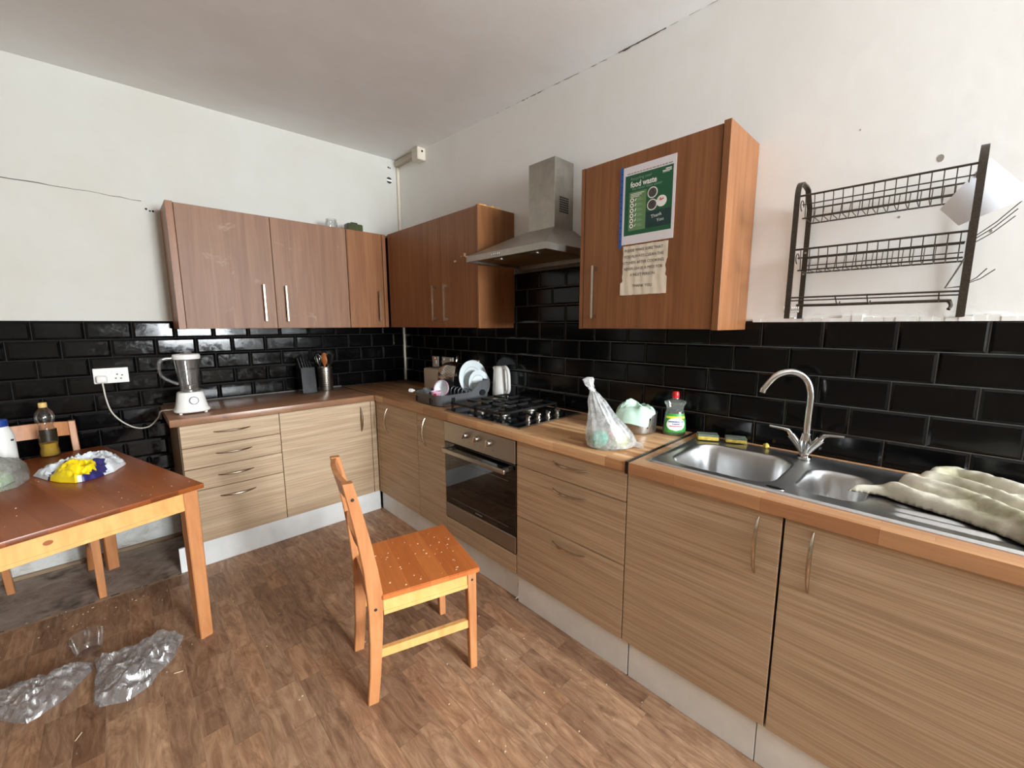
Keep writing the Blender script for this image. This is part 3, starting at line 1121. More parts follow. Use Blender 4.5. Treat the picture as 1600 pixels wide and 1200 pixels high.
for y in (-2.0, -1.72):
    obj('lamp', add_lathe(nb(), [(.030, -.006), (.030, 0), (.024, 0), (.022, -.004)], (-.34, y, hb + .012), 20), 'steel_brushed', t)
for k in range(5):
    y = -1.78 - k * .016
    obj('button', add_lathe(nb(), [(.005, 0), (.005, .003)], (-hd - .0005, y, hb + .017), 10, Matrix.Rotation(R(-90), 4, 'Y')), 'chrome', lp)
ch = obj('chimney', bx(-cd, -.002, cy0, cy1, ht - .002, 2.332, bev=.001), 'steel_hood', t)
obj('chimney_gap', bx(-cd * .55, -cd * .545, cy0 - .0004, cy0, ht, 2.33), 'ink_soft', ch)
for i in range(6):
    for j in range(7):
        xx = -.050 - i * .0135
        zz = 2.055 + j * .0125
        obj('vent_slot', bx(xx - .0045, xx + .0045, cy0 - .0008, cy0 + .001, zz - .0042, zz + .0042), 'dark_void', ch)

# ---- gas hob
t = thing('gas_hob', 'black four-burner gas hob with four knobs set in the right worktop', 'hob', (-.32, -1.79, WT1))
gx0, gx1, gy0, gy1 = -.572, -.062, -2.106, -1.468
pl = obj('plate', bx(gx0, gx1, gy0, gy1, WT1 + .0005, WT1 + .007, bev=.002), 'hob_enamel', t)
bm = nb()
add_box(bm, gx0 - .003, gx1 + .003, gy0 - .004, gy0, WT1 + .0005, WT1 + .008)
add_box(bm, gx0 - .004, gx0, gy0 - .004, gy1 + .003, WT1 + .0005, WT1 + .0065)
obj('edge_trim', bm, 'steel_brushed', t)
BUR = [(-.42, -1.615, .052), (-.20, -1.615, .040), (-.42, -1.825, .030), (-.20, -1.825, .040)]
for x, y, r in BUR:
    bs = obj('burner', add_lathe(nb(), [(r + .012, 0), (r + .010, .006), (r, .008), (r, .020), (r - .004, .022)], (x, y, WT1 + .007), 28), 'steel_brushed', t)
    obj('burner_cap', add_lathe(nb(), [(r - .003, 0), (r - .002, .004), (r - .008, .008)], (x, y, WT1 + .029), 28), 'burner_dark', bs)
for (y0, y1, yc) in ((-1.715, -1.495, -1.615), (-1.935, -1.725, -1.825)):
    bm = nb()
    zt = WT1 + .050
    for x in (-.535, -.085):
        for y in (y0, y1):
            add_box(bm, x - .005, x + .005, y - .005, y + .005, WT1 + .007, zt)
    for y in (y0, y1):
        add_box(bm, -.54, -.08, y - .0045, y + .0045, zt - .012, zt)
    for x in (-.535, -.31, -.085):
        add_box(bm, x - .0045, x + .0045, y0, y1, zt - .012, zt)
    for bxx in (-.42, -.20):
        for dx, dy in ((1, 0), (-1, 0), (0, 1), (0, -1)):
            ex = {1: -.31 if bxx < -.31 else -.085, -1: -.535 if bxx < -.31 else -.31, 0: bxx}[dx]
            ey = {1: y1, -1: y0, 0: yc}[dy]
            sx, sy = bxx + dx * .022, yc + dy * .022
            add_box(bm, min(sx, ex) - .0035, max(sx, ex) + .0035, min(sy, ey) - .0035, max(sy, ey) + .0035, zt - .010, zt + .004)
    obj('pan_support', bm, 'cast_iron', t)
for x in (-.44, -.36, -.28, -.20):
    kn = obj('knob', add_lathe(nb(), [(.019, 0), (.019, .004), (.013, .006), (.011, .020), (.016, .024), (.016, .028)], (x, -2.045, WT1 + .007), 20), 'steel_brushed', t)
    bm = add_box(nb(), -.020, .020, -.005, .005, 0, .009, .002)
    bm.transform(Matrix.Translation((x, -2.045, WT1 + .034)) @ Matrix.Rotation(R(70), 4, 'Z'))
    obj('knob_grip', bm, 'steel_brushed', kn)
# ================================================================== SINK, TAP
def rr_sdf(x, y, x0, x1, y0, y1, r):
    cx, cy = (x0 + x1) / 2, (y0 + y1) / 2
    qx, qy = abs(x - cx) - (x1 - x0) / 2 + r, abs(y - cy) - (y1 - y0) / 2 + r
    return math.hypot(max(qx, 0), max(qy, 0)) + min(max(qx, qy), 0) - r


def sstep(t):
    t = max(0, min(1, t))
    return t * t * (3 - 2 * t)


def sink_z(x, y):
    z = WT1 + .005
    e = -rr_sdf(x, y, SX0, SX1, SY0, SY1, .03)          # distance in from the rim
    z += .004 * sstep(1 - abs(e - .008) / .008) - .002 * sstep((e - .014) / .01)
    if e < .004:
        z -= .004 * (1 - max(e, 0) / .004)
    d1 = -rr_sdf(x, y, -.505, -.150, -3.195, -2.840, .085)
    if d1 > 0:
        z -= .150 * sstep(d1 / .045) + .006 * min(1, d1 / .17)
    d2 = -rr_sdf(x, y, -.482, -.200, -3.425, -3.245, .070)
    if d2 > 0:
        z -= .095 * sstep(d2 / .036) + .004 * min(1, d2 / .09)
    ex = min(sstep((-3.475 - y) / .03), sstep((y + 3.765) / .02)) * min(sstep((x + .515) / .012), sstep((-.115 - x) / .012))
    z += ex * (-.0015 + .0068 * math.cos((x + .515) / .040 * 2 * math.pi) * .7)
    return z


t = thing('kitchen_sink', 'stainless one-and-a-half bowl inset sink with a ribbed drainer', 'sink', (-.3, -3.29, WT1))
bm = nb()
nx_, ny_ = 110, 220
rows = []
for i in range(nx_ + 1):
    x = SX0 + (SX1 - SX0) * i / nx_
    rows.append([bm.verts.new((x, SY0 + (SY1 - SY0) * j / ny_, 0)) for j in range(ny_ + 1)])
for row in rows:
    for v in row:
        v.co.z = sink_z(v.co.x, v.co.y)
for a, b_ in zip(rows, rows[1:]):
    for j in range(ny_):
        bm.faces.new((a[j], b_[j], b_[j + 1], a[j + 1]))
obj('bowl_and_drainer', bm, 'steel_sink', t, smooth=60)
obj('drain', add_lathe(nb(), [(.038, 0), (.040, .002), (.030, .003), (.028, .0005), (.004, 0)], (-.32, -3.02, .7605), 24), 'chrome', t)
obj('drain', add_lathe(nb(), [(.030, 0), (.031, .002), (.024, .003), (.022, .0005), (.004, 0)], (-.34, -3.335, .8175), 24), 'chrome', t)
obj('overflow_plate', add_lathe(nb(), [(.020, 0), (.020, .003), (.012, .004)], (-.525, -3.212, WT1 + .004), 20, sx=.7, sy=1.3), 'chrome', t)

t = thing('mixer_tap', 'chrome swan-neck mixer tap with two lever handles behind the sink', 'tap', (-.108, -3.207, WT1))
tz = WT1 + .005
tx, ty = -.112, -3.207
obj('base', add_lathe(nb(), [(.024, 0), (.024, .008), (.016, .012), (.013, .030)], (tx, ty, tz), 24), 'chrome', t)
obj('body', add_tube(nb(), [(tx, ty, tz + .01), (tx, ty, tz + .06), (tx, ty, tz + .1)], [.013, .022, .0165], 18), 'chrome', t)
obj('spout', add_tube(nb(), smoothpts([(tx, ty, tz + .08), (tx, ty, tz + .16), (tx, ty, tz + .255), (tx - .010, ty + .020, tz + .312), (tx - .034, ty + .060, tz + .334), (tx - .064, ty + .102, tz + .318), (tx - .084, ty + .132, tz + .272), (tx - .088, ty + .138, tz + .252)], 7), .0125, 16), 'chrome', t)
for s in (1, -1):
    vl = obj('valve', add_tube(nb(), [(tx, ty, tz + .012), (tx - .004, ty + s * .022, tz + .052), (tx - .008, ty + s * .048, tz + .088)], [.010, .0135, .0145], 14), 'chrome', t)
    obj('lever', add_tube(nb(), [(tx - .008, ty + s * .048, tz + .088), (tx - .012, ty + s * .058, tz + .104), (tx - .016, ty + s * .075, tz + .108), (tx - .03, ty + s * .118, tz + .114)], [.008, .007, .005, .004], 10, flat=.8), 'chrome', vl)

# sponges and crumbs at the back of the sink
for (x, y, rz_, lab, w, hh) in ((-.105, -2.842, R(-62), 'yellow sponge with a green scourer, nearer the washing-up liquid', .085, 1.0),
                                (-.062, -2.945, R(-66), 'worn yellow sponge with a green scourer, nearer the mixer tap', .082, .85)):
    t = thing('sponge', lab, 'sponge', (x, y, WT1 + .007), rz_, 'sponges by the sink')
    bm = add_box(nb(), -w / 2, w / 2, -.028, .028, 0, .017 * hh, .003, 2)
    obj('foam', bm, 'sponge_yellow', t, local=True)
    obj('scourer', add_box(nb(), -w / 2, w / 2, -.028, .028, .017 * hh, .025 * hh, .002), 'sponge_scourer', t, local=True)
bm = crumple([(-.020, -.004), (-.008, .012), (.010, .012), (.016, -.002), (.004, -.012)], 0, .014, 5, 16, 3, 60, jitter=.001)
bm.transform(Matrix.Translation((-.058, -3.062, WT1 + .008)))
top('sponge_scrap', bm, 'sponge_yellow', 'small torn scrap of yellow sponge behind the sink by the tap', 'sponge', (-.058, -3.062, WT1 + .008))

# towel heaped on the drainer: one cloth surface thrown into folds
def seg_dist(p, a, b_):
    ab = b_ - a
    t_ = max(0, min(1, (p - a).dot(ab) / ab.length_squared))
    return (p - a - ab * t_).length, t_


FOLDS = [   # polyline of (x, y), height, half width
    ([(-.405, -3.385), (-.365, -3.425), (-.325, -3.480), (-.290, -3.515)], .024, .022),
    ([(-.345, -3.480), (-.385, -3.520), (-.395, -3.575), (-.370, -3.625), (-.33, -3.66)], .044, .024),
    ([(-.255, -3.500), (-.290, -3.540), (-.315, -3.590), (-.355, -3.650), (-.425, -3.700), (-.500, -3.745)], .062, .026),
    ([(-.190, -3.560), (-.155, -3.600), (-.175, -3.655), (-.215, -3.705), (-.260, -3.755), (-.30, -3.81)], .082, .027),
    ([(-.230, -3.545), (-.235, -3.600), (-.265, -3.650), (-.320, -3.700), (-.380, -3.765), (-.430, -3.83)], .070, .022),
    ([(-.415, -3.600), (-.440, -3.655), (-.480, -3.715), (-.525, -3.775)], .034, .024),
    ([(-.300, -3.690), (-.240, -3.730), (-.190, -3.790)], .060, .022),
    ([(-.300, -3.520), (-.335, -3.555), (-.345, -3.610), (-.300, -3.655)], .050, .016)]
OUT = [(-.412, -3.372), (-.380, -3.380), (-.335, -3.420), (-.275, -3.468), (-.215, -3.520), (-.165, -3.550), (-.128, -3.595), (-.135, -3.70), (-.14, -3.80), (-.18, -3.86), (-.42, -3.88), (-.555, -3.82), (-.548, -3.75), (-.478, -3.665), (-.440, -3.60), (-.420, -3.54), (-.405, -3.490), (-.380, -3.455), (-.390, -3.425)]


def in_poly(p, poly):
    c = False
    for k in range(len(poly)):
        a, b_ = poly[k - 1], poly[k]
        if (a[1] > p[1]) != (b_[1] > p[1]) and p[0] < (b_[0] - a[0]) * (p[1] - a[1]) / (b_[1] - a[1]) + a[0]:
            c = not c
    return c


def towel_h(x, y):
    p = Vector((x, y))
    w = Vector((nz(x * 14, y * 14, 1), nz(x * 14, y * 14, 6))) * .005
    q_ = p + w
    edge_d = min(seg_dist(p, Vector(OUT[k - 1]), Vector(OUT[k]))[0] for k in range(len(OUT)))
    if not in_poly((x, y), OUT):
        return None
    best = .016
    for pts, h, hw in FOLDS:
        for a, b_ in zip(pts, pts[1:]):
            d_, _t = seg_dist(q_, Vector(a), Vector(b_))
            k = max(0, 1 - (d_ / (hw * 1.25)) ** 2) ** .5
            best = max(best, .012 + (h - .012) * k)
    best = best * .86 + .005 * ridged(x * 30 + y * 14, y * 8, 3) * sstep(best / .03) + .0012 * nz(x * 70, y * 40, 2)
    return max(.004, best * sstep(edge_d / .020 + .22))


zc = WT1 + .009
bm = nb()
TN = 5.0
cells = {}
for i in range(int(.56 * 1000 / TN)):
    for j in range(int(.54 * 1000 / TN)):
        x, y = -.58 + i * TN / 1000, -3.90 + j * TN / 1000
        h = towel_h(x, y)
        if h is not None:
            cells[i, j] = (bm.verts.new((x, y, zc + h)), bm.verts.new((x, y, zc)))
for (i, j), v0 in cells.items():
    q_ = [cells.get(k) for k in ((i, j), (i + 1, j), (i + 1, j + 1), (i, j + 1))]
    if all(q_):
        bm.faces.new([v[0] for v in q_])
        bm.faces.new([v[1] for v in q_][::-1])
be = [e for e in bm.edges if len(e.link_faces) == 1]
top_of = {v[0]: v[1] for v in cells.values()}
for e in be:
    a, b_ = e.verts
    if a in top_of and b_ in top_of:
        try:
            bm.faces.new((a, b_, top_of[b_], top_of[a]))
        except ValueError:
            pass
bmesh.ops.delete(bm, geom=[v for v in bm.verts if not v.link_faces], context='VERTS')
bmesh.ops.smooth_vert(bm, verts=bm.verts, factor=.5, use_axis_x=True, use_axis_y=True, use_axis_z=True)
bmesh.ops.smooth_vert(bm, verts=bm.verts, factor=.5, use_axis_x=True, use_axis_y=True, use_axis_z=True)
top('tea_towel', bm, 'towel', 'crumpled off-white towel heaped on the sink drainer', 'towel', (-.3, -3.64, zc), smooth=80)

# ================================================================== THINGS ON THE RIGHT WORKTOP
# washing-up liquid
t = thing('washing_up_bottle', 'green washing-up liquid bottle with a red cap by the tiled wall', 'bottle', (-.108, -2.688, WT1), R(-52))


def ell(prof, n=28, dy=.62):
    return [[Vector((w * math.cos(2 * math.pi * k / n), w * dy * math.sin(2 * math.pi * k / n), z)) for k in range(n)] for w, z in prof]


obj('bottle_shell', add_rings(nb(), ell([(.046, .0005), (.052, .006), (.053, .03), (.050, .07), (.042, .108), (.038, .122), (.041, .138), (.049, .150), (.049, .158), (.035, .166), (.016, .170), (.014, .178)])), 'soap_clear', t, local=True)
obj('liquid', add_rings(nb(), ell([(.044, .003), (.049, .008), (.050, .03), (.0478, .062), (.0465, .070)])), 'green_liquid', t, local=True)
obj('cap', add_lathe(nb(), [(.015, .176), (.016, .180), (.016, .197), (.013, .206), (.004, .207)], n=20), 'red_cap', t, local=True)


def label_patch(name, m, z0, z1, a0, a1, parent, lift=.0009, oval=False):
    prof = [(.052, .006), (.053, .03), (.050, .07), (.042, .108), (.038, .122)]

    def wz(z):
        for (w0, q0), (w1, q1) in zip(prof, prof[1:]):
            if q0 <= z <= q1:
                return w0 + (w1 - w0) * (z - q0) / (q1 - q0)
        return prof[0][0]
    bm = nb()
    G = []
    for i in range(13):
        v_ = i / 12
        z = z0 + (z1 - z0) * v_
        k = math.sqrt(max(0.0, 1 - (2 * v_ - 1) ** 2)) if oval else 1
        k = max(k, .05)
        mid, half = (a0 + a1) / 2, (a1 - a0) / 2 * k
        row = []
        for j in range(11):
            a = R(mid - half + 2 * half * j / 10)
            w = wz(z) + lift
            row.append(bm.verts.new((w * math.sin(a), -w * .62 * math.cos(a), z)))
        G.append(row)
    for r0, r1 in zip(G, G[1:]):
        for j in range(10):
            bm.faces.new((r0[j], r0[j + 1], r1[j + 1], r1[j]))
    return obj(name, bm, m, parent, local=True)


lb = label_patch('label', 'label_green', .016, .104, -62, 62, t)
label_patch('label_band', 'label_yellow', .082, .092, -60, 60, lb, .0013)
label_patch('label_disc', 'label_white', .024, .086, -50, 50, lb, .0016, True)


def curved_text(s, size, z, m, parent, bold=.0003):
    bm = text_bm(s, size, bold)
    xs = [v.co.x for v in bm.verts]
    w = max(xs) - min(xs)
    for v in bm.verts:
        a = (v.co.x - min(xs) - w / 2) / .040
        rad = .0515 + .0024
        v.co = Vector((rad * math.sin(a), -rad * .62 * math.cos(a), z + v.co.y))
    return obj('label_print', bm, m, parent, local=True, smooth=0, recalc=False)


curved_text('WASHING UP', .0088, .0640, 'label_blue', lb)
curved_text('Liquid', .0100, .0535, 'label_blue', lb)
label_patch('label_bar', 'red_print', .0440, .0478, -32, 32, lb, .0022)

# pan with a pale green bag in it
pc = Vector((-.178, -2.530, WT1))
t = thing('saucepan', 'handleless dull aluminium pan behind the clear plastic bag', 'pan', pc)
obj('bowl', add_lathe(nb(), [(.078, .0005), (.088, .004), (.093, .014), (.094, .095), (.097, .097), (.097, .100), (.091, .100), (.090, .016), (.084, .008), (.01, .006)], pc, 40), 'pan_metal', t)
a_ = R(-118)
rv = Vector((math.cos(a_), math.sin(a_), 0))
obj('rivet_plate', add_lathe(nb(), [(.016, 0), (.016, .003), (.010, .005), (.004, .006)], pc + rv * .0935 + Vector((0, 0, .074)), 16, Matrix.Rotation(a_, 4, 'Z') @ Matrix.Rotation(R(90), 4, 'Y'), sx=.6), 'chrome', t)
obj('rivet', add_lathe(nb(), [(.004, 0), (.003, .003)], pc + rv * .0935 + Vector((0, 0, .036)), 10, Matrix.Rotation(a_, 4, 'Z') @ Matrix.Rotation(R(90), 4, 'Y')), 'ink', t)
pts = []
for k in range(28):
    a = 2 * math.pi * k / 28
    r = .092 + .018 * math.sin(3 * a + 1) * .5 + (.038 if R(150) < a < R(235) else 0)
    pts.append((pc.x + r * math.cos(a), pc.y + r * math.sin(a)))
bm = crumple(pts, pc.z + .096, .066, 16, 72, 21, 15, crease=.6, power=.5, edge=.004, jitter=.002)
for v in bm.verts:                                   # the loose flap hangs over the near rim
    dv = Vector((v.co.x - pc.x, v.co.y - pc.y))
    if dv.length > .098:
        v.co.z -= (dv.length - .098) * 1.1
    ang = math.atan2(dv.y, dv.x)
    if R(120) < (ang % (2 * math.pi)) < R(250):
        v.co.z += .012 * math.sin(dv.length * 40)
top('pale_green_bag', bm, 'pale_green_cloth', 'pale mint-green crumpled bag lying on the aluminium pan', 'bag', (pc.x, pc.y, pc.z + .096), smooth=25)

# knotted clear carrier bag, with its rubbish inside
BO = Vector((-.515, -2.590, WT1 + .0006))
BM_ = Matrix.Translation(BO) @ Matrix.Rotation(R(-43.7), 4, 'Z')
prof = [(.0, .008, .078, .050), (.012, .010, .100, .066), (.035, .012, .106, .070), (.065, .004, .098, .066), (.095, -.008, .084, .058), (.125, -.022, .067, .050),
        (.155, -.034, .053, .042), (.185, -.046, .043, .034), (.21, -.056, .034, .026), (.232, -.064, .020, .017), (.245, -.071, .012, .011), (.258, -.079, .013, .011), (.272, -.087, .018, .009), (.292, -.090, .024, .007), (.302, -.084, .012, .004)]
rings = []
for i, (z, xc, hw, hd_) in enumerate(prof):
    ring = []
    for k in range(56):
        a = 2 * math.pi * k / 56
        pl_ = 1 + (.05 + .10 * min(1, z / .2)) * nz(math.cos(a) * 4.5, math.sin(a) * 4.5, z * 3.0) + .05 * nz(math.cos(a) * 11, math.sin(a) * 11, z * 12)
        ring.append(BM_ @ Vector((xc + hw * pl_ * math.cos(a), hd_ * pl_ * math.sin(a), z)))
    rings.append(ring)
fine = []
for r0, r1 in zip(rings, rings[1:]):
    fine += [r0, [p.lerp(q, .5) + Vector((nz(p.x * 50, p.y * 50, p.z * 30), nz(p.y * 50, p.z * 50, 3), 0)) * .0035 for p, q in zip(r0, r1)]]
fine.append(rings[-1])
t = top('knotted_plastic_bag', add_rings(nb(), fine), 'carrier_film', 'clear knotted plastic bag of rubbish standing on the worktop beside the joining strip', 'bag', BO, smooth=30)
bm = nb()
add_tube(bm, [BM_ @ Vector((.10, -.01, .02)), BM_ @ Vector((.125, -.02, .014)), BM_ @ Vector((.142, -.03, .006))], [.012, .014, .004], 10, flat=.4)
obj('loose_corner', bm, 'carrier_film', t)


def lump(name, loc, r, m, seed, label, sx=1, sy=1, sz=.8, amp=.22):
    bm = nb()
    bmesh.ops.create_icosphere(bm, subdivisions=4, radius=1)
    for v in bm.verts:
        d = v.co.normalized()
        k = 1 + amp * ridged(d.x * 2.2 + seed, d.y * 2.2, d.z * 2.2) - amp * .4
        v.co = Vector((d.x * sx, d.y * sy, d.z * sz)) * r * k
    lo = min(v.co.z for v in bm.verts)
    for v in bm.verts:
        v.co.z -= lo
    bm.transform(Matrix.Translation(loc))
    return top(name, bm, m, label, 'wrapper', loc, 'rubbish inside the knotted bag', smooth=30)


lump('crumpled_wrapper', BM_ @ Vector((-.040, -.006, .004)), .036, 'teal_wrap', 2, 'teal-green crumpled wrapper inside the knotted clear bag', 1.15, .9, .9)
lump('crumpled_wrapper', BM_ @ Vector((.052, -.010, .004)), .027, 'label_yellow', 5, 'yellow-green crumpled wrapper inside the knotted clear bag', 1.25, .9, .9)
lump('crumpled_wrapper', BM_ @ Vector((.018, .002, .046)), .016, 'red_print', 8, 'small red crumpled wrapper inside the knotted clear bag', 1.2, .9, .8)

# ---- dish rack in the corner and what stands in it
t = thing('dish_rack', 'grey plastic dish drainer tray standing left of the hob', 'dish rack', (-.335, -1.235, WT1))
RX0, RX1, RY0, RY1 = -.560, -.130, -1.395, -1.075


def rack_path(ins, n=40):
    pts = []
    r = .055
    cs = [(RX1 - ins - r, RY1 - ins - r, 0), (RX0 + ins + r, RY1 - ins - r, 90), (RX0 + ins + r, RY0 + ins + r, 180), (RX1 - ins - r, RY0 + ins + r, 270)]
    for cx_, cy_, a0 in cs:
        for k in range(7):
            a = R(a0 + 90 * k / 6)
            pts.append(Vector((cx_ + r * math.cos(a), cy_ + r * math.sin(a), 0)))
    # resample evenly
    dense = []
    for i in range(len(pts)):
        a, b_ = pts[i], pts[(i + 1) % len(pts)]
        m_ = max(1, int((b_ - a).length / .008))
        for s in range(m_):
            dense.append(a.lerp(b_, s / m_))
    return dense


def rim_h(p):
    return .072 + .062 * sstep((p.x + .33) / .10)


outer = rack_path(.0)
n_ = len(outer)
bm = nb()
ci = Vector(((RX0 + RX1) / 2, (RY0 + RY1) / 2, 0))
rs_ = []
for (ins, hf) in ((.018, .002), (.010, .02), (.004, .6), (-.004, .96), (-.010, 1.0), (-.010, 1.04), (0.0, 1.05), (.004, 1.0), (.008, .6), (.016, .06)):
    ring = []
    for p in outer:
        d = (ci - p).normalized()
        q = p + d * ins
        h = rim_h(p) * hf if hf > .05 else .002 + hf * .2
        ring.append(Vector((q.x, q.y, WT1 + .001 + h)))
    rs_.append(ring)
add_rings(bm, rs_)
obj('tray', bm, 'grey_rack_plastic', t)
for y in (-1.12, -1.285):
    obj('drain_slot', bx(RX0 - .0035, RX0 + .004, y - .006, y + .006, WT1 + .012, WT1 + .052), 'dark_void', t)
obj('drain_slot', bx(-.470, -.445, RY0 - .0035, RY0 + .004, WT1 + .012, WT1 + .056), 'dark_void', t)
obj('grip_hole', add_lathe(nb(), [(.024, 0), (.024, .012)], (-.215, RY0 + .006, WT1 + .062), 20, Matrix.Rotation(R(90), 4, 'X'), sy=.85), 'dark_void', t)
for k in range(6):
    y = -1.335 + k * .042
    bm = add_tube(nb(), smoothpts([(-.31, y, WT1 + .012), (-.31, y, WT1 + .07), (-.285, y, WT1 + .085), (-.26, y, WT1 + .07), (-.26, y, WT1 + .012)], 4), .0035, 8)
    obj('plate_divider', bm, 'grey_rack_plastic', t)


def plate(cx_, cy_, rad, tilt, label, turn=0):
    prof = [(.0, .006), (rad * .55, .006), (rad * .62, .010), (rad * .96, .022), (rad, .0245), (rad * .995, .0265), (rad * .94, .025), (rad * .60, .0135), (rad * .54, .0095), (.0, .0095)]
    mt = Matrix.Rotation(turn, 4, 'Z') @ Matrix.Rotation(R(90) - tilt, 4, 'X')
    c = Vector((cx_, cy_, WT1 + .014 + rad))
    t = thing('plate', label, 'plate', (cx_, cy_, WT1 + .014), group='plates in the dish rack')
    obj('dish', add_lathe(nb(), prof, c, 48, mt), 'ceramic', t)
    obj('rim_line', add_lathe(nb(), [(rad * .62, .0150), (rad * .635, .0158), (rad * .635, .0146)], c, 48, mt, cap0=False, cap1=False), 'ink_soft', t)
    return t


plate(-.172, -1.222, .126, R(10), 'larger white dinner plate standing upright at the back of the dish rack')
plate(-.175, -1.292, .094, R(10), 'smaller white side plate standing in front of the dinner plate in the dish rack')

# steel colander leaning behind the plates
cax = Vector((.70, -.68, -.16)).normalized()
mt = cax.to_track_quat('Z', 'Y').to_matrix().to_4x4()
cc = Vector((-.228, -1.112, WT1 + .152)) - cax * .125
t = thing('colander', 'perforated steel colander with loop handles tipped on its side in the dish rack', 'colander', (-.27, -1.08, WT1 + .02))
MC = Matrix.Translation(cc) @ mt
prof = [(.030, 0), (.050, .003), (.080, .035), (.096, .080), (.104, .122), (.110, .123), (.110, .126), (.101, .125), (.093, .080), (.077, .037), (.048, .006), (.01, .004)]
obj('bowl', add_lathe(nb(), prof, cc, 40, mt), 'colander_metal', t)
bm = nb()
for i, (r, h) in enumerate(((.062, .016), (.071, .026), (.0805, .037), (.0848, .049), (.0890, .061), (.0935, .073), (.0965, .086), (.0985, .098))):
    for k in range(30):
        a = 2 * math.pi * (k + (i % 2) * .5) / 30
        p = MC @ Vector((r * math.cos(a), r * math.sin(a), h))
        d = (mt @ Vector((math.cos(a), math.sin(a), -.4))).normalized()
        q = d.to_track_quat('Z', 'Y').to_matrix().to_4x4()
        add_lathe(bm, [(.0026, -.001), (.0026, .0012)], p, 6, q)
obj('perforations', bm, 'dark_void', t)['kind'] = 'stuff'
upv = (mt.inverted() @ Vector((0, 0, 1)))
ua = math.atan2(upv.y, upv.x)
for off in (0, math.pi):
    pts = []
    for k in range(13):
        a = math.pi * k / 12
        rad, side = .106 + .042 * math.sin(a), .034 * math.cos(a)
        d0, d1 = Vector((math.cos(ua + off), math.sin(ua + off), 0)), Vector((-math.sin(ua + off), math.cos(ua + off), 0))
        pts.append(MC @ (d0 * rad + d1 * side + Vector((0, 0, .118))))
    if off == 0:
        obj('loop_handle', add_tube(nb(), pts, .0045, 8), 'colander_metal', t)

# pink bowl on its edge
mt = Matrix.Rotation(R(20), 4, 'Z') @ Matrix.Rotation(R(-72), 4, 'Y')
t = thing('pink_bowl', 'small pink and white bowl on its edge at the front of the dish rack', 'bowl', (-.40, -1.175, WT1 + .02))
cc = Vector((-.385, -1.190, WT1 + .078))
obj('bowl', add_lathe(nb(), [(.012, -.010), (.028, -.010), (.045, .008), (.056, .030), (.058, .036), (.054, .036), (.043, .012), (.024, -.004), (.004, -.005)], cc, 30, mt), 'ceramic', t)
obj('rim', add_lathe(nb(), [(.055, .026), (.060, .034), (.060, .041), (.056, .041)], cc, 30, mt, cap0=False, cap1=False), 'pink_ceramic', t)
t = thing('patterned_cup', 'small pale pink cup with a red spot lying in the dish rack', 'cup', (-.455, -1.19, WT1 + .02))
cc = Vector((-.455, -1.195, WT1 + .020))
obj('cup', add_lathe(nb(), [(.026, 0), (.030, .004), (.036, .055), (.034, .055), (.028, .007), (.004, .004)], cc, 26), 'pink_ceramic', t)
d = Vector((-.72, -.69, 0))
q = d.to_track_quat('Z', 'Y').to_matrix().to_4x4()
obj('red_spot', add_lathe(nb(), [(.010, 0), (.010, .002)], cc + d * .0325 + Vector((0, 0, .036)), 16, q, sx=1, sy=1), 'red_print', t)
t = thing('glass_tumbler', 'clear tumbler lying at the left end of the dish rack', 'glass', (-.50, -1.11, WT1 + .02))
obj('glass', add_lathe(nb(), [(.024, 0), (.028, .075), (.026, .075), (.022, .004), (.003, .003)], Vector((-.490, -1.125, WT1 + .016)), 24, Matrix.Rotation(R(12), 4, 'X')), 'jar_glass', t)
bm = add_tube(nb(), [(-.545, -1.065, WT1 + .070), (-.566, -1.075, WT1 + .078), (-.588, -1.086, WT1 + .084)], [.010, .013, .012], 12)
top('white_brush_handle', bm, 'white_plastic', 'white plastic brush handle poking out of the left end of the dish rack', 'brush', (-.56, -1.07, WT1 + .06))

# kettle
kc = Vector((-.068, -1.415, WT1))
t = thing('kettle', 'white plastic jug kettle against the tiles right of the plates', 'kettle', kc)
obj('body', add_lathe(nb(), [(.050, .008), (.053, .014), (.052, .08), (.046, .18), (.044, .205), (.040, .222), (.030, .232), (.004, .236)], kc, 32, sx=.95, sy=1.15), 'white_plastic', t)
obj('foot', add_lathe(nb(), [(.055, .0006), (.056, .006), (.052, .009)], kc, 32, sx=.95, sy=1.15), 'white_plastic', t)
hp = smoothpts([kc + Vector((-.006, -.035, .226)), kc + Vector((-.014, -.075, .226)), kc + Vector((-.018, -.100, .195)), kc + Vector((-.018, -.106, .13)), kc + Vector((-.014, -.098, .07)), kc + Vector((-.008, -.050, .045))], 6)
obj('handle', add_tube(nb(), hp, [.014] * len(hp), 12, flat=.8), 'white_plastic', t)
obj('spout', add_tube(nb(), [kc + Vector((0, .03, .19)), kc + Vector((0, .062, .222))], [.022, .012], 12), 'white_plastic', t)

# pale box behind the rack, wall switch and sockets
t = thing('worktop_appliance', 'pale boxy kitchen appliance behind the dish rack against the tiles', 'appliance', (-.11, -.73, WT1))
obj('body', bx(-.190, -.030, -.86, -.612, WT1 + .004, WT1 + .172, bev=.014, seg=3), 'cream_plastic', t)
obj('top_slot', bx(-.145, -.118, -.83, -.64, WT1 + .1715, WT1 + .1728), 'dark_void', t)
obj('top_slot', bx(-.100, -.073, -.83, -.64, WT1 + .1715, WT1 + .1728), 'dark_void', t)
obj('feet', add_box(add_box(nb(), -.18, -.16, -.85, -.62, WT1 + .0005, WT1 + .004), -.06, -.04, -.85, -.62, WT1 + .0005, WT1 + .004), 'black_plastic', t)
obj('lever', bx(-.120, -.098, -.872, -.858, WT1 + .10, WT1 + .112, bev=.002), 'black_plastic', t)


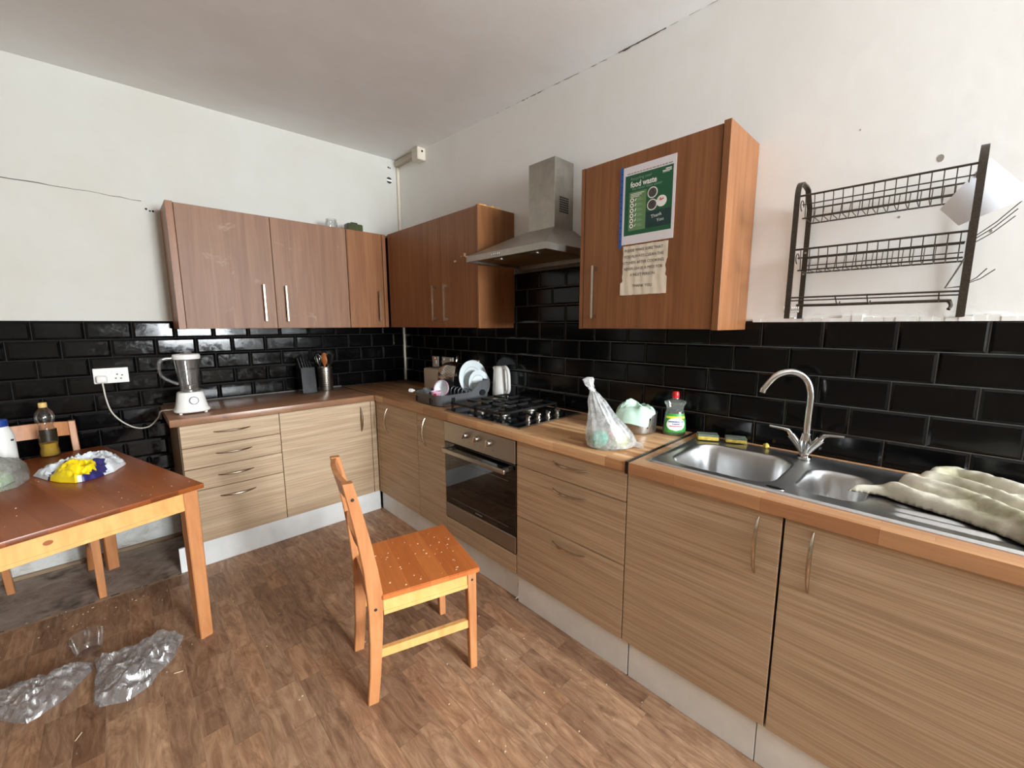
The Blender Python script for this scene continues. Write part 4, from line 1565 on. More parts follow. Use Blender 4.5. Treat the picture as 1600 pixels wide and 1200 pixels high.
def wall_plate(ax, a0, a1, z0, z1, label, cat, name='wall_socket', m='steel_brushed'):
    t = thing(name, label, cat, pv(ax, (a0 + a1) / 2, .01, z0))
    obj('faceplate', pbox(nb(), ax, a0, a1, .0095, .020, z0, z1, .002), m, t)
    return t


t = wall_plate('R', -.575, -.487, 1.070, 1.160, 'grey cooker switch with a small red light on the corner tiles', 'switch', 'cooker_switch', 'cream_plastic')
obj('rocker', pbox(nb(), 'R', -.555, -.520, .020, .026, 1.095, 1.130, .002), 'white_plastic', t)
obj('indicator_light', add_lathe(nb(), [(.005, 0), (.005, .002)], (-.020, -.531, 1.145), 12, Matrix.Rotation(R(-90), 4, 'Y')), 'neon_red', t)
t = wall_plate('R', -.785, -.630, 1.070, 1.162, 'pale double socket on the right-wall tiles behind the colander', 'socket', m='cream_plastic')
for y in (-.66, -.755):
    obj('rocker', pbox(nb(), 'R', y - .008, y + .008, .020, .024, 1.135, 1.152, .001), 'white_plastic', t)
t = wall_plate('R', -1.118, -1.030, 1.070, 1.160, 'small pale wall switch on the tiles behind the colander handle', 'switch', 'fused_switch', 'cream_plastic')
obj('rocker', pbox(nb(), 'R', -1.09, -1.06, .020, .024, 1.10, 1.13, .001), 'white_plastic', t)

# ================================================================== THINGS ON THE BACK WORKTOP
t = wall_plate('B', -2.102, -1.945, 1.080, 1.172, 'white double wall socket on the black tiles left of the blender', 'socket', m='white_plastic')
for dx, dz in ((-.052, .012), (-.030, .006), (-.060, -.012), (-.037, -.014)):
    obj('socket_hole', bx(-1.945 + dx - .004, -1.945 + dx + .004, -.0208, -.019, 1.120 + dz - .003, 1.120 + dz + .003), 'dark_void', t)
for x in (-2.035, -2.012):
    obj('rocker', bx(x - .008, x + .008, -.0235, -.020, 1.140, 1.158, bev=.001), 'white_plastic', t)

BL = Vector((-1.690, -.425, WT1))
t = thing('blender', 'white jug blender with a clear jug at the left end of the back worktop', 'blender', BL)
def sq(w, z, n=32, p=3.2):
    out = []
    for k in range(n):
        a = 2 * math.pi * k / n
        c, s = math.cos(a), math.sin(a)
        rr_ = w / (abs(c) ** p + abs(s) ** p) ** (1 / p)
        out.append(BL + Vector((rr_ * c, rr_ * s, z)))
    return out
base = obj('base', add_rings(nb(), [sq(.084, .010), sq(.089, .016), sq(.088, .022), sq(.079, .034), sq(.070, .08), sq(.064, .118), sq(.058, .126), sq(.03, .128)]), 'white_plastic', t)
for dx in (-.06, .06):
    for dy in (-.06, .06):
        obj('foot', add_lathe(nb(), [(.008, .0005), (.009, .012)], BL + Vector((dx, dy, 0)), 12), 'white_plastic', base)
dk = Vector((0, -1, .12)).normalized()
q = dk.to_track_quat('Z', 'Y').to_matrix().to_4x4()
obj('dial', add_lathe(nb(), [(.020, 0), (.020, .010), (.017, .014), (.003, .015)], BL + Vector((.006, -.069, .078)), 24, q), 'white_plastic', base)
obj('dial_ring', add_lathe(nb(), [(.024, -.004), (.024, .003), (.021, .003)], BL + Vector((.006, -.069, .078)), 24, q), 'ink_soft', base)
jug = obj('jug', add_lathe(nb(), [(.046, .128), (.047, .15), (.050, .20), (.058, .27), (.063, .325), (.061, .325), (.056, .27), (.048, .20), (.045, .15), (.040, .135)], BL, 36, cap1=False, cap0=False), 'clear_jug', t)
obj('blade_hub', add_lathe(nb(), [(.034, .129), (.034, .136), (.012, .142), (.010, .160), (.003, .162)], BL, 20), 'steel_brushed', t)
for a in (0, 90, 180, 270):
    bm = add_box(nb(), .006, .030, -.004, .004, 0, .0012)
    bm.transform(Matrix.Translation(BL + Vector((0, 0, .156))) @ Matrix.Rotation(R(a + 20), 4, 'Z') @ Matrix.Rotation(R(-18), 4, 'Y'))
    obj('blade', bm, 'steel_brushed', t)
lid = obj('lid', add_lathe(nb(), [(.066, .322), (.068, .326), (.067, .345), (.062, .350), (.045, .352), (.003, .352)], BL, 36), 'white_plastic', t)
obj('lid_cap', add_lathe(nb(), [(.030, .352), (.030, .366), (.026, .370), (.003, .370)], BL, 24), 'clear_jug', lid)
hv = Vector((-.80, -.05, 0)).normalized()
hp = smoothpts([BL + hv * .060 + Vector((0, 0, .330)), BL + hv * .105 + Vector((0, 0, .326)), BL + hv * .128 + Vector((0, 0, .300)), BL + hv * .126 + Vector((0, 0, .24)), BL + hv * .098 + Vector((0, 0, .205)), BL + hv * .050 + Vector((0, 0, .175))], 6)
obj('jug_handle', add_tube(nb(), hp, .0085, 10, flat=.7), 'clear_jug', t)
# its flex: up to the plug in the double socket
plug = obj('plug', bx(-2.092, -2.042, -.052, -.0215, 1.085, 1.130, bev=.010, seg=3), 'white_plastic', t)
fp = smoothpts([(-2.066, -.040, 1.088), (-2.064, -.046, 1.05), (-2.060, -.050, .99), (-2.045, -.06, .91), (-2.005, -.08, .845), (-1.945, -.11, .80), (-1.885, -.15, .805), (-1.840, -.20, .862), (-1.828, -.25, .905), (-1.808, -.30, .918), (-1.775, -.345, .924), (-1.745, -.370, .930)], 7)
obj('power_flex', add_tube(nb(), fp, .0040, 8), 'cable_white', t)

PO = Vector((-.795, -.125, WT1))
t = thing('utensil_pot', 'perforated steel utensil pot in the back corner of the worktop', 'pot', PO)
obj('pot', add_lathe(nb(), [(.052, .0006), (.053, .004), (.053, .182), (.0545, .184), (.0545, .187), (.051, .187), (.050, .008), (.005, .006)], PO, 36), 'steel_brushed', t)
bm = nb()
for i in range(8):
    for k in range(5):
        a = R(212 + k * 13 + (i % 2) * 6)
        d = Vector((math.cos(a), math.sin(a), 0))
        add_lathe(bm, [(.0035, -.001), (.0035, .0009)], PO + d * .053 + Vector((0, 0, .035 + i * .017)), 8, d.to_track_quat('Z', 'Y').to_matrix().to_4x4())
obj('perforations', bm, 'dark_void', t)['kind'] = 'stuff'


def utensil(name, ax, ay, lx, ly, L, m, label, head):
    a = PO + Vector((ax, ay, .012))
    b_ = PO + Vector((lx, ly, L))
    t = thing(name, label, 'utensil', a, group='utensils in the steel pot')
    obj('shaft', add_tube(nb(), [a, a.lerp(b_, .6), b_], [.0045, .005, .0055], 8), m, t)
    d = (b_ - a).normalized()
    if head == 'spoon':
        obj('head', add_tube(nb(), [b_ - d * .005, b_ + d * .014, b_ + d * .038, b_ + d * .062, b_ + d * .074], [.006, .016, .025, .019, .005], 14, flat=.28, up=(.72, -.69, 0)), m, t)
    elif head == 'spatula':
        obj('head', add_tube(nb(), [b_ - d * .005, b_ + d * .012, b_ + d * .080, b_ + d * .086], [.006, .018, .023, .019], 8, flat=.14, up=(.72, -.69, 0)), m, t)
    else:
        bm = nb()
        side = d.cross(Vector((0, 1, 0))).normalized()
        s2 = d.cross(side)
        for k in range(4):
            w = side * math.cos(k * .785) + s2 * math.sin(k * .785)
            add_tube(bm, smoothpts([b_, b_ + d * .03 + w * .016, b_ + d * .07 + w * .024, b_ + d * .095, b_ + d * .07 - w * .024, b_ + d * .03 - w * .016, b_], 5), .0013, 6)
        obj('wires', bm, 'chrome', t)


utensil('wooden_spoon', -.008, -.012, -.014, -.040, .205, 'wood_spoon', 'brown wooden spoon in front in the utensil pot', 'spoon')
utensil('wooden_spoon', .004, .006, .008, .020, .225, 'wood_spoon', 'taller brown wooden spoon at the back of the utensil pot', 'spoon')
utensil('steel_spatula', .012, .008, .034, .018, .195, 'steel_brushed', 'steel spatula on the right of the utensil pot', 'spatula')
utensil('balloon_whisk', -.010, .010, -.042, -.010, .200, 'chrome', 'wire whisk leaning left in the utensil pot', 'whisk')
utensil('black_spatula', .012, -.012, .030, -.032, .205, 'black_plastic', 'black plastic spatula leaning right in the utensil pot', 'spatula')

KB = Vector((-.945, -.165, WT1))
t = thing('knife_stand', 'black glossy knife stand left of the utensil pot', 'knife block', KB)
bm = add_prism(nb(), [(-.055, 0), (.050, 0), (.050, .10), (.020, .175), (-.030, .19)], lambda p: KB + Vector((-.050, p[0], p[1] + .008)), lambda p: KB + Vector((.050, p[0], p[1] + .008)))
obj('block', bm, 'knife_black', t)
obj('base', bx(KB.x - .062, KB.x + .085, KB.y - .085, KB.y + .062, WT1 + .0006, WT1 + .008, bev=.002), 'clear_jug', t)
for k in range(5):
    x = KB.x - .040 + k * .020
    L = (.085, .095, .075, .07, .06)[k]
    a = Vector((x, KB.y - .005, WT1 + .182))
    b_ = a + Vector((-.012, .022, L))
    tk = thing('kitchen_knife', ('longest', 'second longest', 'middle', 'second shortest', 'shortest')[k] + '-handled black knife standing in the knife stand', 'knife', a, group='knives in the knife stand')
    obj('handle', add_tube(nb(), [a, a.lerp(b_, .5), b_], [.008, .009, .008], 10, flat=.6), 'knife_black', tk)
    obj('rivet', add_lathe(nb(), [(.002, 0), (.002, .002)], a.lerp(b_, .5) + Vector((0, -.0095, 0)), 8, Matrix.Rotation(R(90), 4, 'X')), 'chrome', tk)
# ================================================================== ON THE RIGHT WALL
# notices on the cabinet door
PX = -DW - .0008


def on_door(y, z, lift=0.0):
    return Vector((PX - lift, y, z))


def quad(bm, y0, y1, z0, z1, lift, skew=0.0):
    """flat print on the door; y0 is the viewer's left"""
    vs_ = [bm.verts.new(on_door(y, z + skew * (y - y0), lift)) for y, z in ((y0, z0), (y1, z0), (y1, z1), (y0, z1))]
    bm.faces.new(vs_)


def disc(bm, y, z, r, lift, n=24):
    bm.faces.new([bm.verts.new(on_door(y - r * math.cos(2 * math.pi * k / n), z + r * math.sin(2 * math.pi * k / n), lift)) for k in range(n)])


def door_text(s, size, y, z, lift, bold=0.0, centre=None, rot=0.0, sx=1.0, shape=None):
    """lettering on the door plane, left edge at y (viewer's left), baseline z"""
    bm = text_bm(s, size, bold)
    xs = [v.co.x for v in bm.verts] or [0]
    off = (max(xs) + min(xs)) / 2 * sx if centre else 0
    for v in bm.verts:
        a, b_ = v.co.x * sx - off, v.co.y
        a, b_ = a * math.cos(rot) - b_ * math.sin(rot), a * math.sin(rot) + b_ * math.cos(rot)
        yy, zz = y - a, z + b_
        v.co = on_door(yy, zz, lift + (shape(yy, zz) if shape else 0))
    return bm


PY0, PY1, PZ0, PZ1 = -2.498, -2.734, 1.775, 2.096
t = thing('food_waste_poster', 'green food waste poster in a clear blue-edged sleeve on the wall cabinet door', 'poster', (PX, -2.61, PZ0))
obj('sheet', bx(PX - .0010, PX + .0004, PY1, PY0, PZ0, PZ1), 'paper_white', t)
bm = bx(PX - .0012, PX + .0004, PY0, PY0 + .015, PZ0 - .012, PZ1 + .004)
st = obj('binder_strip', bm, 'sleeve_blue', t)
bm = nb()
for k in range(11):
    z = PZ0 + .02 + k * .028
    disc(bm, PY0 + .0075, z, .0028, .0014, 10)
obj('punched_holes', bm, 'ink', st, smooth=0)
GY0, GY1, GZ0, GZ1 = PY0 - .010, PY1 + .011, 1.812, 2.060
GW, GH = GY0 - GY1, GZ1 - GZ0
U = lambda u: GY0 - GW * u
V_ = lambda v: GZ1 - GH * v
bm = nb()
quad(bm, GY0, GY1, GZ0, GZ1, .0012)
gp = obj('green_print', bm, 'poster_green', t, smooth=0)
bm = nb()
quad(bm, U(.10), U(.47), V_(.925), V_(.285), .0014)
obj('light_panel', bm, 'poster_light', gp, smooth=0)
bm = nb()
quad(bm, U(.47), U(.985), V_(.925), V_(.66), .0014)
obj('dark_panel', bm, 'poster_dark', gp, smooth=0)
obj('headline', door_text('food waste', .0325, U(.12), V_(.205), .0016, .0009, sx=.82), 'label_white', gp, smooth=0)
bm = door_text('Recycling your', .0165, U(.12), V_(.09), .0016)
merge(bm, door_text('has never been easier', .0155, U(.16), V_(.255), .0016))
obj('pale_lettering', bm, 'poster_pale', gp, smooth=0)
for u_, v_, l_ in ((.60, .365, .0016), (.60, .560, .0016), (.79, .53, .0015)):
    bm = nb()
    disc(bm, U(u_), V_(v_), .0225, l_)
    obj('photo_ring', bm, 'label_white', gp, smooth=0)
bm = nb()
for k in range(6):
    disc(bm, U(.165), V_(.42 + k * .085), .0092, .0016, 16)
for k in range(3):                                               # lines of type too small to read
    quad(bm, U(.13), U(.42 - .05 * k), V_(.322 + k * .025), V_(.312 + k * .025), .0016)
quad(bm, U(.85), U(.965), V_(.055), V_(.038), .0016)              # small mark, top right
quad(bm, U(.79), U(.965), V_(.082), V_(.066), .0016)
quad(bm, U(.79), U(.93), V_(.098), V_(.092), .0016)
for k in range(6):
    z = V_(.42 + k * .085)
    merge(bm, add_tube(nb(), [on_door(U(.225), z, .0016), on_door(U(.235), z - .004, .0016), on_door(U(.258), z + .006, .0016)], .0008, 4))
obj('white_print', bm, 'label_white', gp, smooth=0)['kind'] = 'stuff'
bm = nb()
for k in range(6):
    z = V_(.42 + k * .085)
    for q_ in range(2):
        quad(bm, U(.28), U(.40 - .03 * q_), z - .004 + q_ * .006, z - .0015 + q_ * .006, .0016)
obj('list_lines', bm, 'poster_pale', gp, smooth=0)
for v_ in (.365, .560):
    bm = nb()
    disc(bm, U(.60), V_(v_), .0185, .0018)
    obj('small_photo', bm, 'poster_photo', gp, smooth=0)
bm = nb()
for k in range(6):
    disc(bm, U(.165), V_(.42 + k * .085), .0045, .0018, 8)
obj('list_icons', bm, 'poster_photo', gp, smooth=0)['kind'] = 'stuff'
bm = add_tube(nb(), [on_door(U(.765), V_(.48), .0018), on_door(U(.775), V_(.52), .0018), on_door(U(.80), V_(.505), .0018), on_door(U(.835), V_(.495), .0018)], .0022, 5)
obj('red_knot', bm, 'red_print', gp)
obj('thank_you', merge(door_text('Thank', .019, U(.70), V_(.765), .0017, 0, True, R(8)), door_text('You', .019, U(.78), V_(.845), .0017, 0, True, R(8))), 'label_white', gp, smooth=0)
bm = nb()
y_ = U(.04)
while y_ > U(.98):                                               # the tiny caption above the green print
    w_ = rr.uniform(.006, .018)
    quad(bm, y_, y_ - w_, 2.0650, 2.0685, .0013)
    y_ -= w_ + .003
obj('caption_line', bm, 'ink_soft', t, smooth=0)

NY0, NY1, NZ0, NZ1 = -2.499, -2.718, 1.557, 1.768


def note_lift(y, z):
    return .0016 + .0007 * (1 + math.sin(y * 160 + 1.5 * math.sin(z * 30))) * (.4 + .6 * abs(nz(y * 30, z * 8, 2)))


t = thing('kitchen_note', 'wrinkled cream paper note with torn edges under the green poster', 'note', (PX, -2.61, NZ0))
bm = nb()
G = []
for i in range(29):
    z = NZ0 + (NZ1 - NZ0) * i / 28
    torn0 = .010 * sstep((z - 1.612) / .004) * (1 + .5 * nz(z * 40, 1)) if z > 1.61 else 0
    torn1 = .008 * (1 if 1.625 < z < 1.700 else .2) * (1 + .5 * nz(z * 50, 4))
    row = []
    for j in range(49):
        y = (NY0 - torn0) + ((NY1 + torn1) - (NY0 - torn0)) * j / 48
        row.append(bm.verts.new(on_door(y, z + .002 * nz(j * .3, 5) * (i in (0, 28)), note_lift(y, z))))
    G.append(row)
for r0, r1 in zip(G, G[1:]):
    for j in range(48):
        bm.faces.new((r0[j], r0[j + 1], r1[j + 1], r1[j]))
sh = obj('paper', bm, 'paper_note', t, smooth=50)
bm = nb()
for s, z in (('PLEASE MAKE SURE THAT', 1.742), ('YOU ALWAYS CLEAN THE', 1.716), ('KITCHEN AFTER COOKING.', 1.690), ('NEVER LEAVE A MESS FOR', 1.664), ('A NEXT PERSON.', 1.638), ('THANK YOU', 1.590)):
    merge(bm, door_text(s, .0168, -2.606, z, .0008, 0, True, shape=note_lift, sx=.93))
obj('lettering', bm, 'ink', sh, smooth=0)

# wall-hung plate rack
RYL, RYR, RXF = -3.128, -3.560, -.205
t = thing('wall_plate_rack', 'tarnished two-tier wire plate rack hung on the wall above the sink', 'plate rack', (-.1, -3.34, 1.45))


def flat_band(pts, w, th):
    """metal strip bent along pts; its width runs along y"""
    bm = nb()
    rings = []
    for i, p in enumerate(pts):
        a = Vector(pts[max(0, i - 1)])
        b_ = Vector(pts[min(len(pts) - 1, i + 1)])
        td = (b_ - a).normalized()
        nn = Vector((0, 1, 0)).cross(td).normalized()
        p = Vector(p)
        yv = Vector((0, 1, 0))
        rings.append([p + yv * w / 2 + nn * th / 2, p - yv * w / 2 + nn * th / 2, p - yv * w / 2 - nn * th / 2, p + yv * w / 2 - nn * th / 2])
    return add_rings(bm, rings)


for y in (RYL, RYR):
    pts = [(RXF, y, 1.448), (RXF, y, 1.60), (RXF, y, 1.75), (RXF, y, 1.87)]
    for k in range(1, 9):
        a = math.pi - math.pi * .5 * k / 8
        pts.append((RXF + .05 + .05 * math.cos(a), y, 1.87 + .055 * math.sin(a)))
    pts += [(-.10, y, 1.925), (-.065, y, 1.920), (-.045, y, 1.895), (-.016, y, 1.862), (-.014, y, 1.70), (-.014, y, 1.449)]
    sf = obj('side_frame', flat_band(pts, .017, .005), 'rack_metal', t)
    for z in (1.52, 1.62, 1.70):
        obj('screw', add_lathe(nb(), [(.005, 0), (.004, .003)], (-.0165, y, z), 10, Matrix.Rotation(R(-90), 4, 'Y')), 'chrome', sf)


def basket(ztop, zbot, name):
    """open wire trough between the side frames"""
    y0, y1 = RYR + .012, RYL - .012
    xf, xb = RXF + .010, -.030
    xm0, xm1 = RXF + .035, -.060
    b = obj(name, add_tube(nb(), [(xf, y1 + .018, ztop), (xf, y0 - .016, ztop)], .0034, 8), 'rack_metal', t)
    for x, z, r in ((xb, ztop - .012, .0030), (xf + .010, ztop - .028, .0020), (xm0, zbot, .0026), (xm1, zbot, .0026), (xb, ztop - .040, .0020)):
        obj('long_wire', add_tube(nb(), [(x, y1, z), (x, y0, z)], r, 6), 'rack_metal', b)
    n = 16
    for k in range(n):
        y = y1 - .010 - (y1 - y0 - .02) * k / (n - 1)
        pts = smoothpts([(xf, y, ztop), (xf + .006, y, ztop - .02), (xm0 - .010, y, zbot + .004), (xm0 + .005, y, zbot - .002), ((xm0 + xm1) / 2, y, zbot - .002), (xm1, y, zbot), (xb - .012, y, ztop - .045), (xb, y, ztop - .012)], 3)
        obj('cross_wire', add_tube(nb(), pts, .0015, 5), 'rack_metal', b)
    for y in (y1 + .004, y0 - .004):
        pts = [Vector((xf + .030 + .022 * math.cos(a), y, ztop - .028 + .018 * math.sin(a))) for a in [2 * math.pi * k / 14 for k in range(11)]]
        obj('end_scroll', add_tube(nb(), pts, .0018, 6), 'rack_metal', b)


basket(1.872, 1.800, 'upper_basket')
basket(1.690, 1.620, 'lower_basket')
rail = obj('cup_rail', add_tube(nb(), [(RXF + .004, RYL, 1.522), (RXF + .004, RYR, 1.522)], .0030, 8), 'rack_metal', t)
obj('rail_wire', add_tube(nb(), [(RXF + .020, RYL, 1.512), (RXF + .020, RYR, 1.512)], .0022, 6), 'rack_metal', rail)
obj('rail_wire', add_tube(nb(), smoothpts([(-.10, RYL - .004, 1.498), (-.10, RYL - .10, 1.497), (-.10, RYR + .05, 1.499), (-.10, RYR + .028, 1.496), (-.105, RYR + .022, 1.482), (-.112, RYR + .026, 1.472)], 6), .0050, 8), 'rack_metal', rail)
for y in (-3.262, -3.345, -3.510):
    obj('rail_bracket', add_tube(nb(), [(RXF + .004, y, 1.524), (-.16, y, 1.500), (-.10, y, 1.497), (-.10, y, 1.508)], .0018, 6), 'rack_metal', rail)
obj('brace', add_tube(nb(), [(-.02, RYR + .004, 1.64), (-.10, RYR + .020, 1.59), (-.15, RYR + .040, 1.535), (-.11, RYR + .006, 1.540)], .0024, 6), 'rack_metal', t)
for p0, p1 in (((-.06, RYR - .006, 1.690), (-.13, RYR - .085, 1.765)), ((-.06, RYR - .006, 1.682), (-.13, RYR - .080, 1.745)), ((-.05, RYR - .006, 1.672), (-.12, RYR - .078, 1.728)),
               ((-.05, RYR - .006, 1.555), (-.12, RYR - .040, 1.588)), ((-.05, RYR - .006, 1.552), (-.12, RYR - .056, 1.584))):
    a, b_ = Vector(p0), Vector(p1)
    obj('hook_wire', add_tube(nb(), [a, a.lerp(b_, .5) + Vector((0, 0, -.006)), b_], .0014, 5), 'rack_metal', t)
bm = nb()
for k in range(8):
    pts = [Vector((-.16 + .045 * k / 7 + .006 * math.cos(a), RYL + .020 - .035 * k / 7, 1.482 + .012 * math.sin(a))) for a in [2 * math.pi * q_ / 10 for q_ in range(11)]]
    add_tube(bm, pts, .0012, 5)
obj('spring_coil', bm, 'chrome', t)

# white flexible sheet slipped into the upper basket
ctr = Vector((-.06, -3.58, 1.82))
QC = [Vector((-.165, -3.486, 1.766)), Vector((-.175, -3.573, 1.884)), Vector((-.160, -3.668, 1.768)), Vector((-.165, -3.530, 1.712))]   # left, top, right, bottom corners
bm = nb()
G = []
for i in range(13):
    row = []
    for j in range(13):
        a, b_ = i / 12, j / 12
        p = QC[0].lerp(QC[1], a).lerp(QC[3].lerp(QC[2], a), b_)
        p.x -= .014 * math.sin(math.pi * a)
        row.append(p)
    G.append(row)
nrm_ = Vector((-.0022, 0, 0))
tv = [[bm.verts.new(p + nrm_) for p in r] for r in G]
bv = [[bm.verts.new(p) for p in r] for r in G]
for i in range(12):
    for j in range(12):
        bm.faces.new((tv[i][j], tv[i + 1][j], tv[i + 1][j + 1], tv[i][j + 1]))
        bm.faces.new((bv[i][j], bv[i][j + 1], bv[i + 1][j + 1], bv[i + 1][j]))
for i in range(12):
    for (a, b_) in (((i, 0), (i + 1, 0)), ((i + 1, 12), (i, 12)), ((0, i + 1), (0, i)), ((12, i), (12, i + 1))):
        bm.faces.new((tv[a[0]][a[1]], bv[a[0]][a[1]], bv[b_[0]][b_[1]], tv[b_[0]][b_[1]]))
top('white_plastic_sheet', bm, 'matt_sheet', 'white flexible plastic sheet stuck through the right end of the wall plate rack', 'plastic sheet', ctr - Vector((0, 0, .12)))

# ================================================================== CHAIRS AND TABLE
def rect_loft(bm, secs, ch=.003):
    """secs: (x, y, z, half_x, half_y)"""
    rings = []
    for x, y, z, hx, hy in secs:
        c = min(ch, hx * .4, hy * .4)
        rings.append([Vector((x + sx * (hx - (c if k else 0)), y + sy * (hy - (0 if k else c)), z)) for sx, sy, k in
                      ((1, -1, 0), (1, 1, 0), (1, 1, 1), (-1, 1, 1), (-1, 1, 0), (-1, -1, 0), (-1, -1, 1), (1, -1, 1))])
    return add_rings(bm, rings)


def make_chair(label, loc, rot):
    t = thing('dining_chair', label, 'chair', loc, rot, 'pine dining chairs')
    prof = [(0.000, .0005, .152, .020), (.012, .12, .156, .021), (.020, .26, .163, .023), (.024, .40, .172, .027), (.022, .455, .175, .028), (.012, .56, .174, .025), (-.006, .68, .170, .022), (-.028, .80, .167, .020), (-.047, .892, .165, .018)]
    for s in (1, -1):
        o = obj('rear_post', rect_loft(nb(), [(f, s * l, z, hx, .0145) for f, z, l, hx in prof]), 'pine_orange', t, local=True)
        for f, z, l in ((-.034, .832, .1675), (.022, .400, .1725)):
            obj('screw_head', add_lathe(nb(), [(.006, 0), (.006, .0012)], (f, s * (l + .0142), z), 12, Matrix.Rotation(R(-90 * s), 4, 'X')), 'ink', o, local=True)
        o = obj('front_leg', rect_loft(nb(), [(.402, s * .186, .0005, .015, .015), (.400, s * .186, .25, .0175, .0175), (.398, s * .186, .432, .019, .019)]), 'pine_orange', t, local=True)
        obj('screw_head', add_lathe(nb(), [(.005, 0), (.005, .0012)], (.398, s * .2048, .405), 12, Matrix.Rotation(R(-90 * s), 4, 'X')), 'ink', o, local=True)
        sd = obj('side_apron', add_prism(nb(), [(.050, 0), (.380, 0), (.380, 1), (.050, 1)], lambda p: Vector((p[0], s * (.168 + .010 * (p[0] - .05) / .33), .372 + .060 * p[1])), lambda p: Vector((p[0], s * (.188 + .010 * (p[0] - .05) / .33), .372 + .060 * p[1]))), 'pine_light', t, local=True)
        obj('moulding', add_prism(nb(), [(.050, 0), (.380, 0), (.380, 1), (.050, 1)], lambda p: Vector((p[0], s * (.186 + .010 * (p[0] - .05) / .33), .372 + .015 * p[1])), lambda p: Vector((p[0], s * (.191 + .010 * (p[0] - .05) / .33), .372 + .015 * p[1]))), 'pine_light', sd, local=True)
        obj('stretcher', add_prism(nb(), [(.018, 0), (.388, 0), (.388, 1), (.018, 1)], lambda p: Vector((p[0], s * (.152 + .022 * p[0] / .4), .188 + .034 * p[1])), lambda p: Vector((p[0], s * (.170 + .024 * p[0] / .4), .188 + .034 * p[1]))), 'pine_light', t, local=True)
    # front apron with a shallow arch, rear apron
    arch = [(-.168, .432), (-.168, .366)] + [(-.168 + .336 * k / 10, .366 + .022 * math.sin(math.pi * k / 10)) for k in range(1, 10)] + [(.168, .366), (.168, .432)]
    obj('front_apron', add_prism(nb(), arch, lambda p: Vector((.388, p[0], p[1])), lambda p: Vector((.408, p[0], p[1]))), 'pine_orange', t, local=True)
    obj('rear_apron', add_box(nb(), .012, .032, -.158, .158, .372, .432), 'pine_orange', t, local=True)
    # back rails, bowed
    for z0, z1, f0 in ((.815, .889, -.040), (.600, .650, .004)):
        bm = nb()
        rings = []
        for k in range(13):
            yy = -.157 + .314 * k / 12
            bow = -.018 * (1 - (yy / .157) ** 2)
            dz = .006 * (1 - (yy / .157) ** 2)
            lean = .018 * (z1 - z0) / .07
            rings.append([Vector((f0 + bow + lean * .5 - .009, yy, z0)), Vector((f0 + bow + lean * .5 + .009, yy, z0)), Vector((f0 + bow - lean * .5 + .009, yy, z1 + dz)), Vector((f0 + bow - lean * .5 - .009, yy, z1 + dz))])
        obj('back_rail', add_rings(bm, rings), 'pine_orange', t, local=True)
    # seat
    bm = add_prism(nb(), [(.046, -.196), (.425, -.212), (.432, -.205), (.432, .205), (.425, .212), (.046, .196)], lambda p: Vector((p[0], p[1], .432)), lambda p: Vector((p[0], p[1], .453)))
    bmesh.ops.bevel(bm, geom=list(bm.edges), offset=.003, segments=2, affect='EDGES')
    seat = obj('seat', bm, 'seat_wood', t, local=True)
    return t, seat


ch1, seat1 = make_chair('orange pine dining chair standing alone in the middle of the floor', (-1.3735, -2.0130, 0), R(-14))
bm = nb()
for k in range(46):
    f, l = rr.uniform(.07, .41), rr.uniform(-.19, .19)
    s = rr.uniform(.0007, .0020)
    add_box(bm, f - s * 1.6, f + s * 1.6, l - s, l + s, .4532, .4532 + s)
o = obj('seat_crumbs', bm, 'crumb', ch1, local=True)
o['kind'] = 'stuff'
ch2, _ = make_chair('pine dining chair pushed in at the far end of the table against the tiles', (-2.375, -.178, 0), R(-87))

TL, TW_, TH = 1.19, .78, .735
t = thing('dining_table', 'varnished pine dining table with a brown top at the left', 'table', (-1.764, -1.320, 0), R(196.5))
bm = add_box(nb(), 0, TW_, -TL, 0, TH - .022, TH, .003, 2)
obj('tabletop', bm, 'table_top', t, local=True)
for x in (.016, TW_ - .016 - .056):
    for y in (-.022 - .056, -TL + .022):
        obj('leg', rect_loft(nb(), [(x + .028, y + .028, .0005, .025, .025), (x + .028, y + .028, TH - .1, .028, .028), (x + .028, y + .028, TH - .022, .028, .028)], .004), 'pine_orange', t, local=True)
for y in (-.046, -TL + .028):
    ap = obj('apron', add_box(nb(), .072, TW_ - .072, y, y + .018, TH - .108, TH - .022), 'pine_light', t, local=True)
    obj('moulding', add_box(nb(), .072, TW_ - .072, y - .001, y + .021, TH - .108, TH - .092, .001), 'pine_light', ap, local=True)
for x in (.028, TW_ - .046):
    ap = obj('apron', add_box(nb(), x, x + .018, -TL + .078, -.078, TH - .108, TH - .022), 'pine_light', t, local=True)
obj('knot', add_lathe(nb(), [(.010, 0), (.010, .0006)], (.475, -.0275, TH - .060), 14, Matrix.Rotation(R(-90), 4, 'X'), sx=1.3, sy=.9), 'wood_spoon', t, local=True)

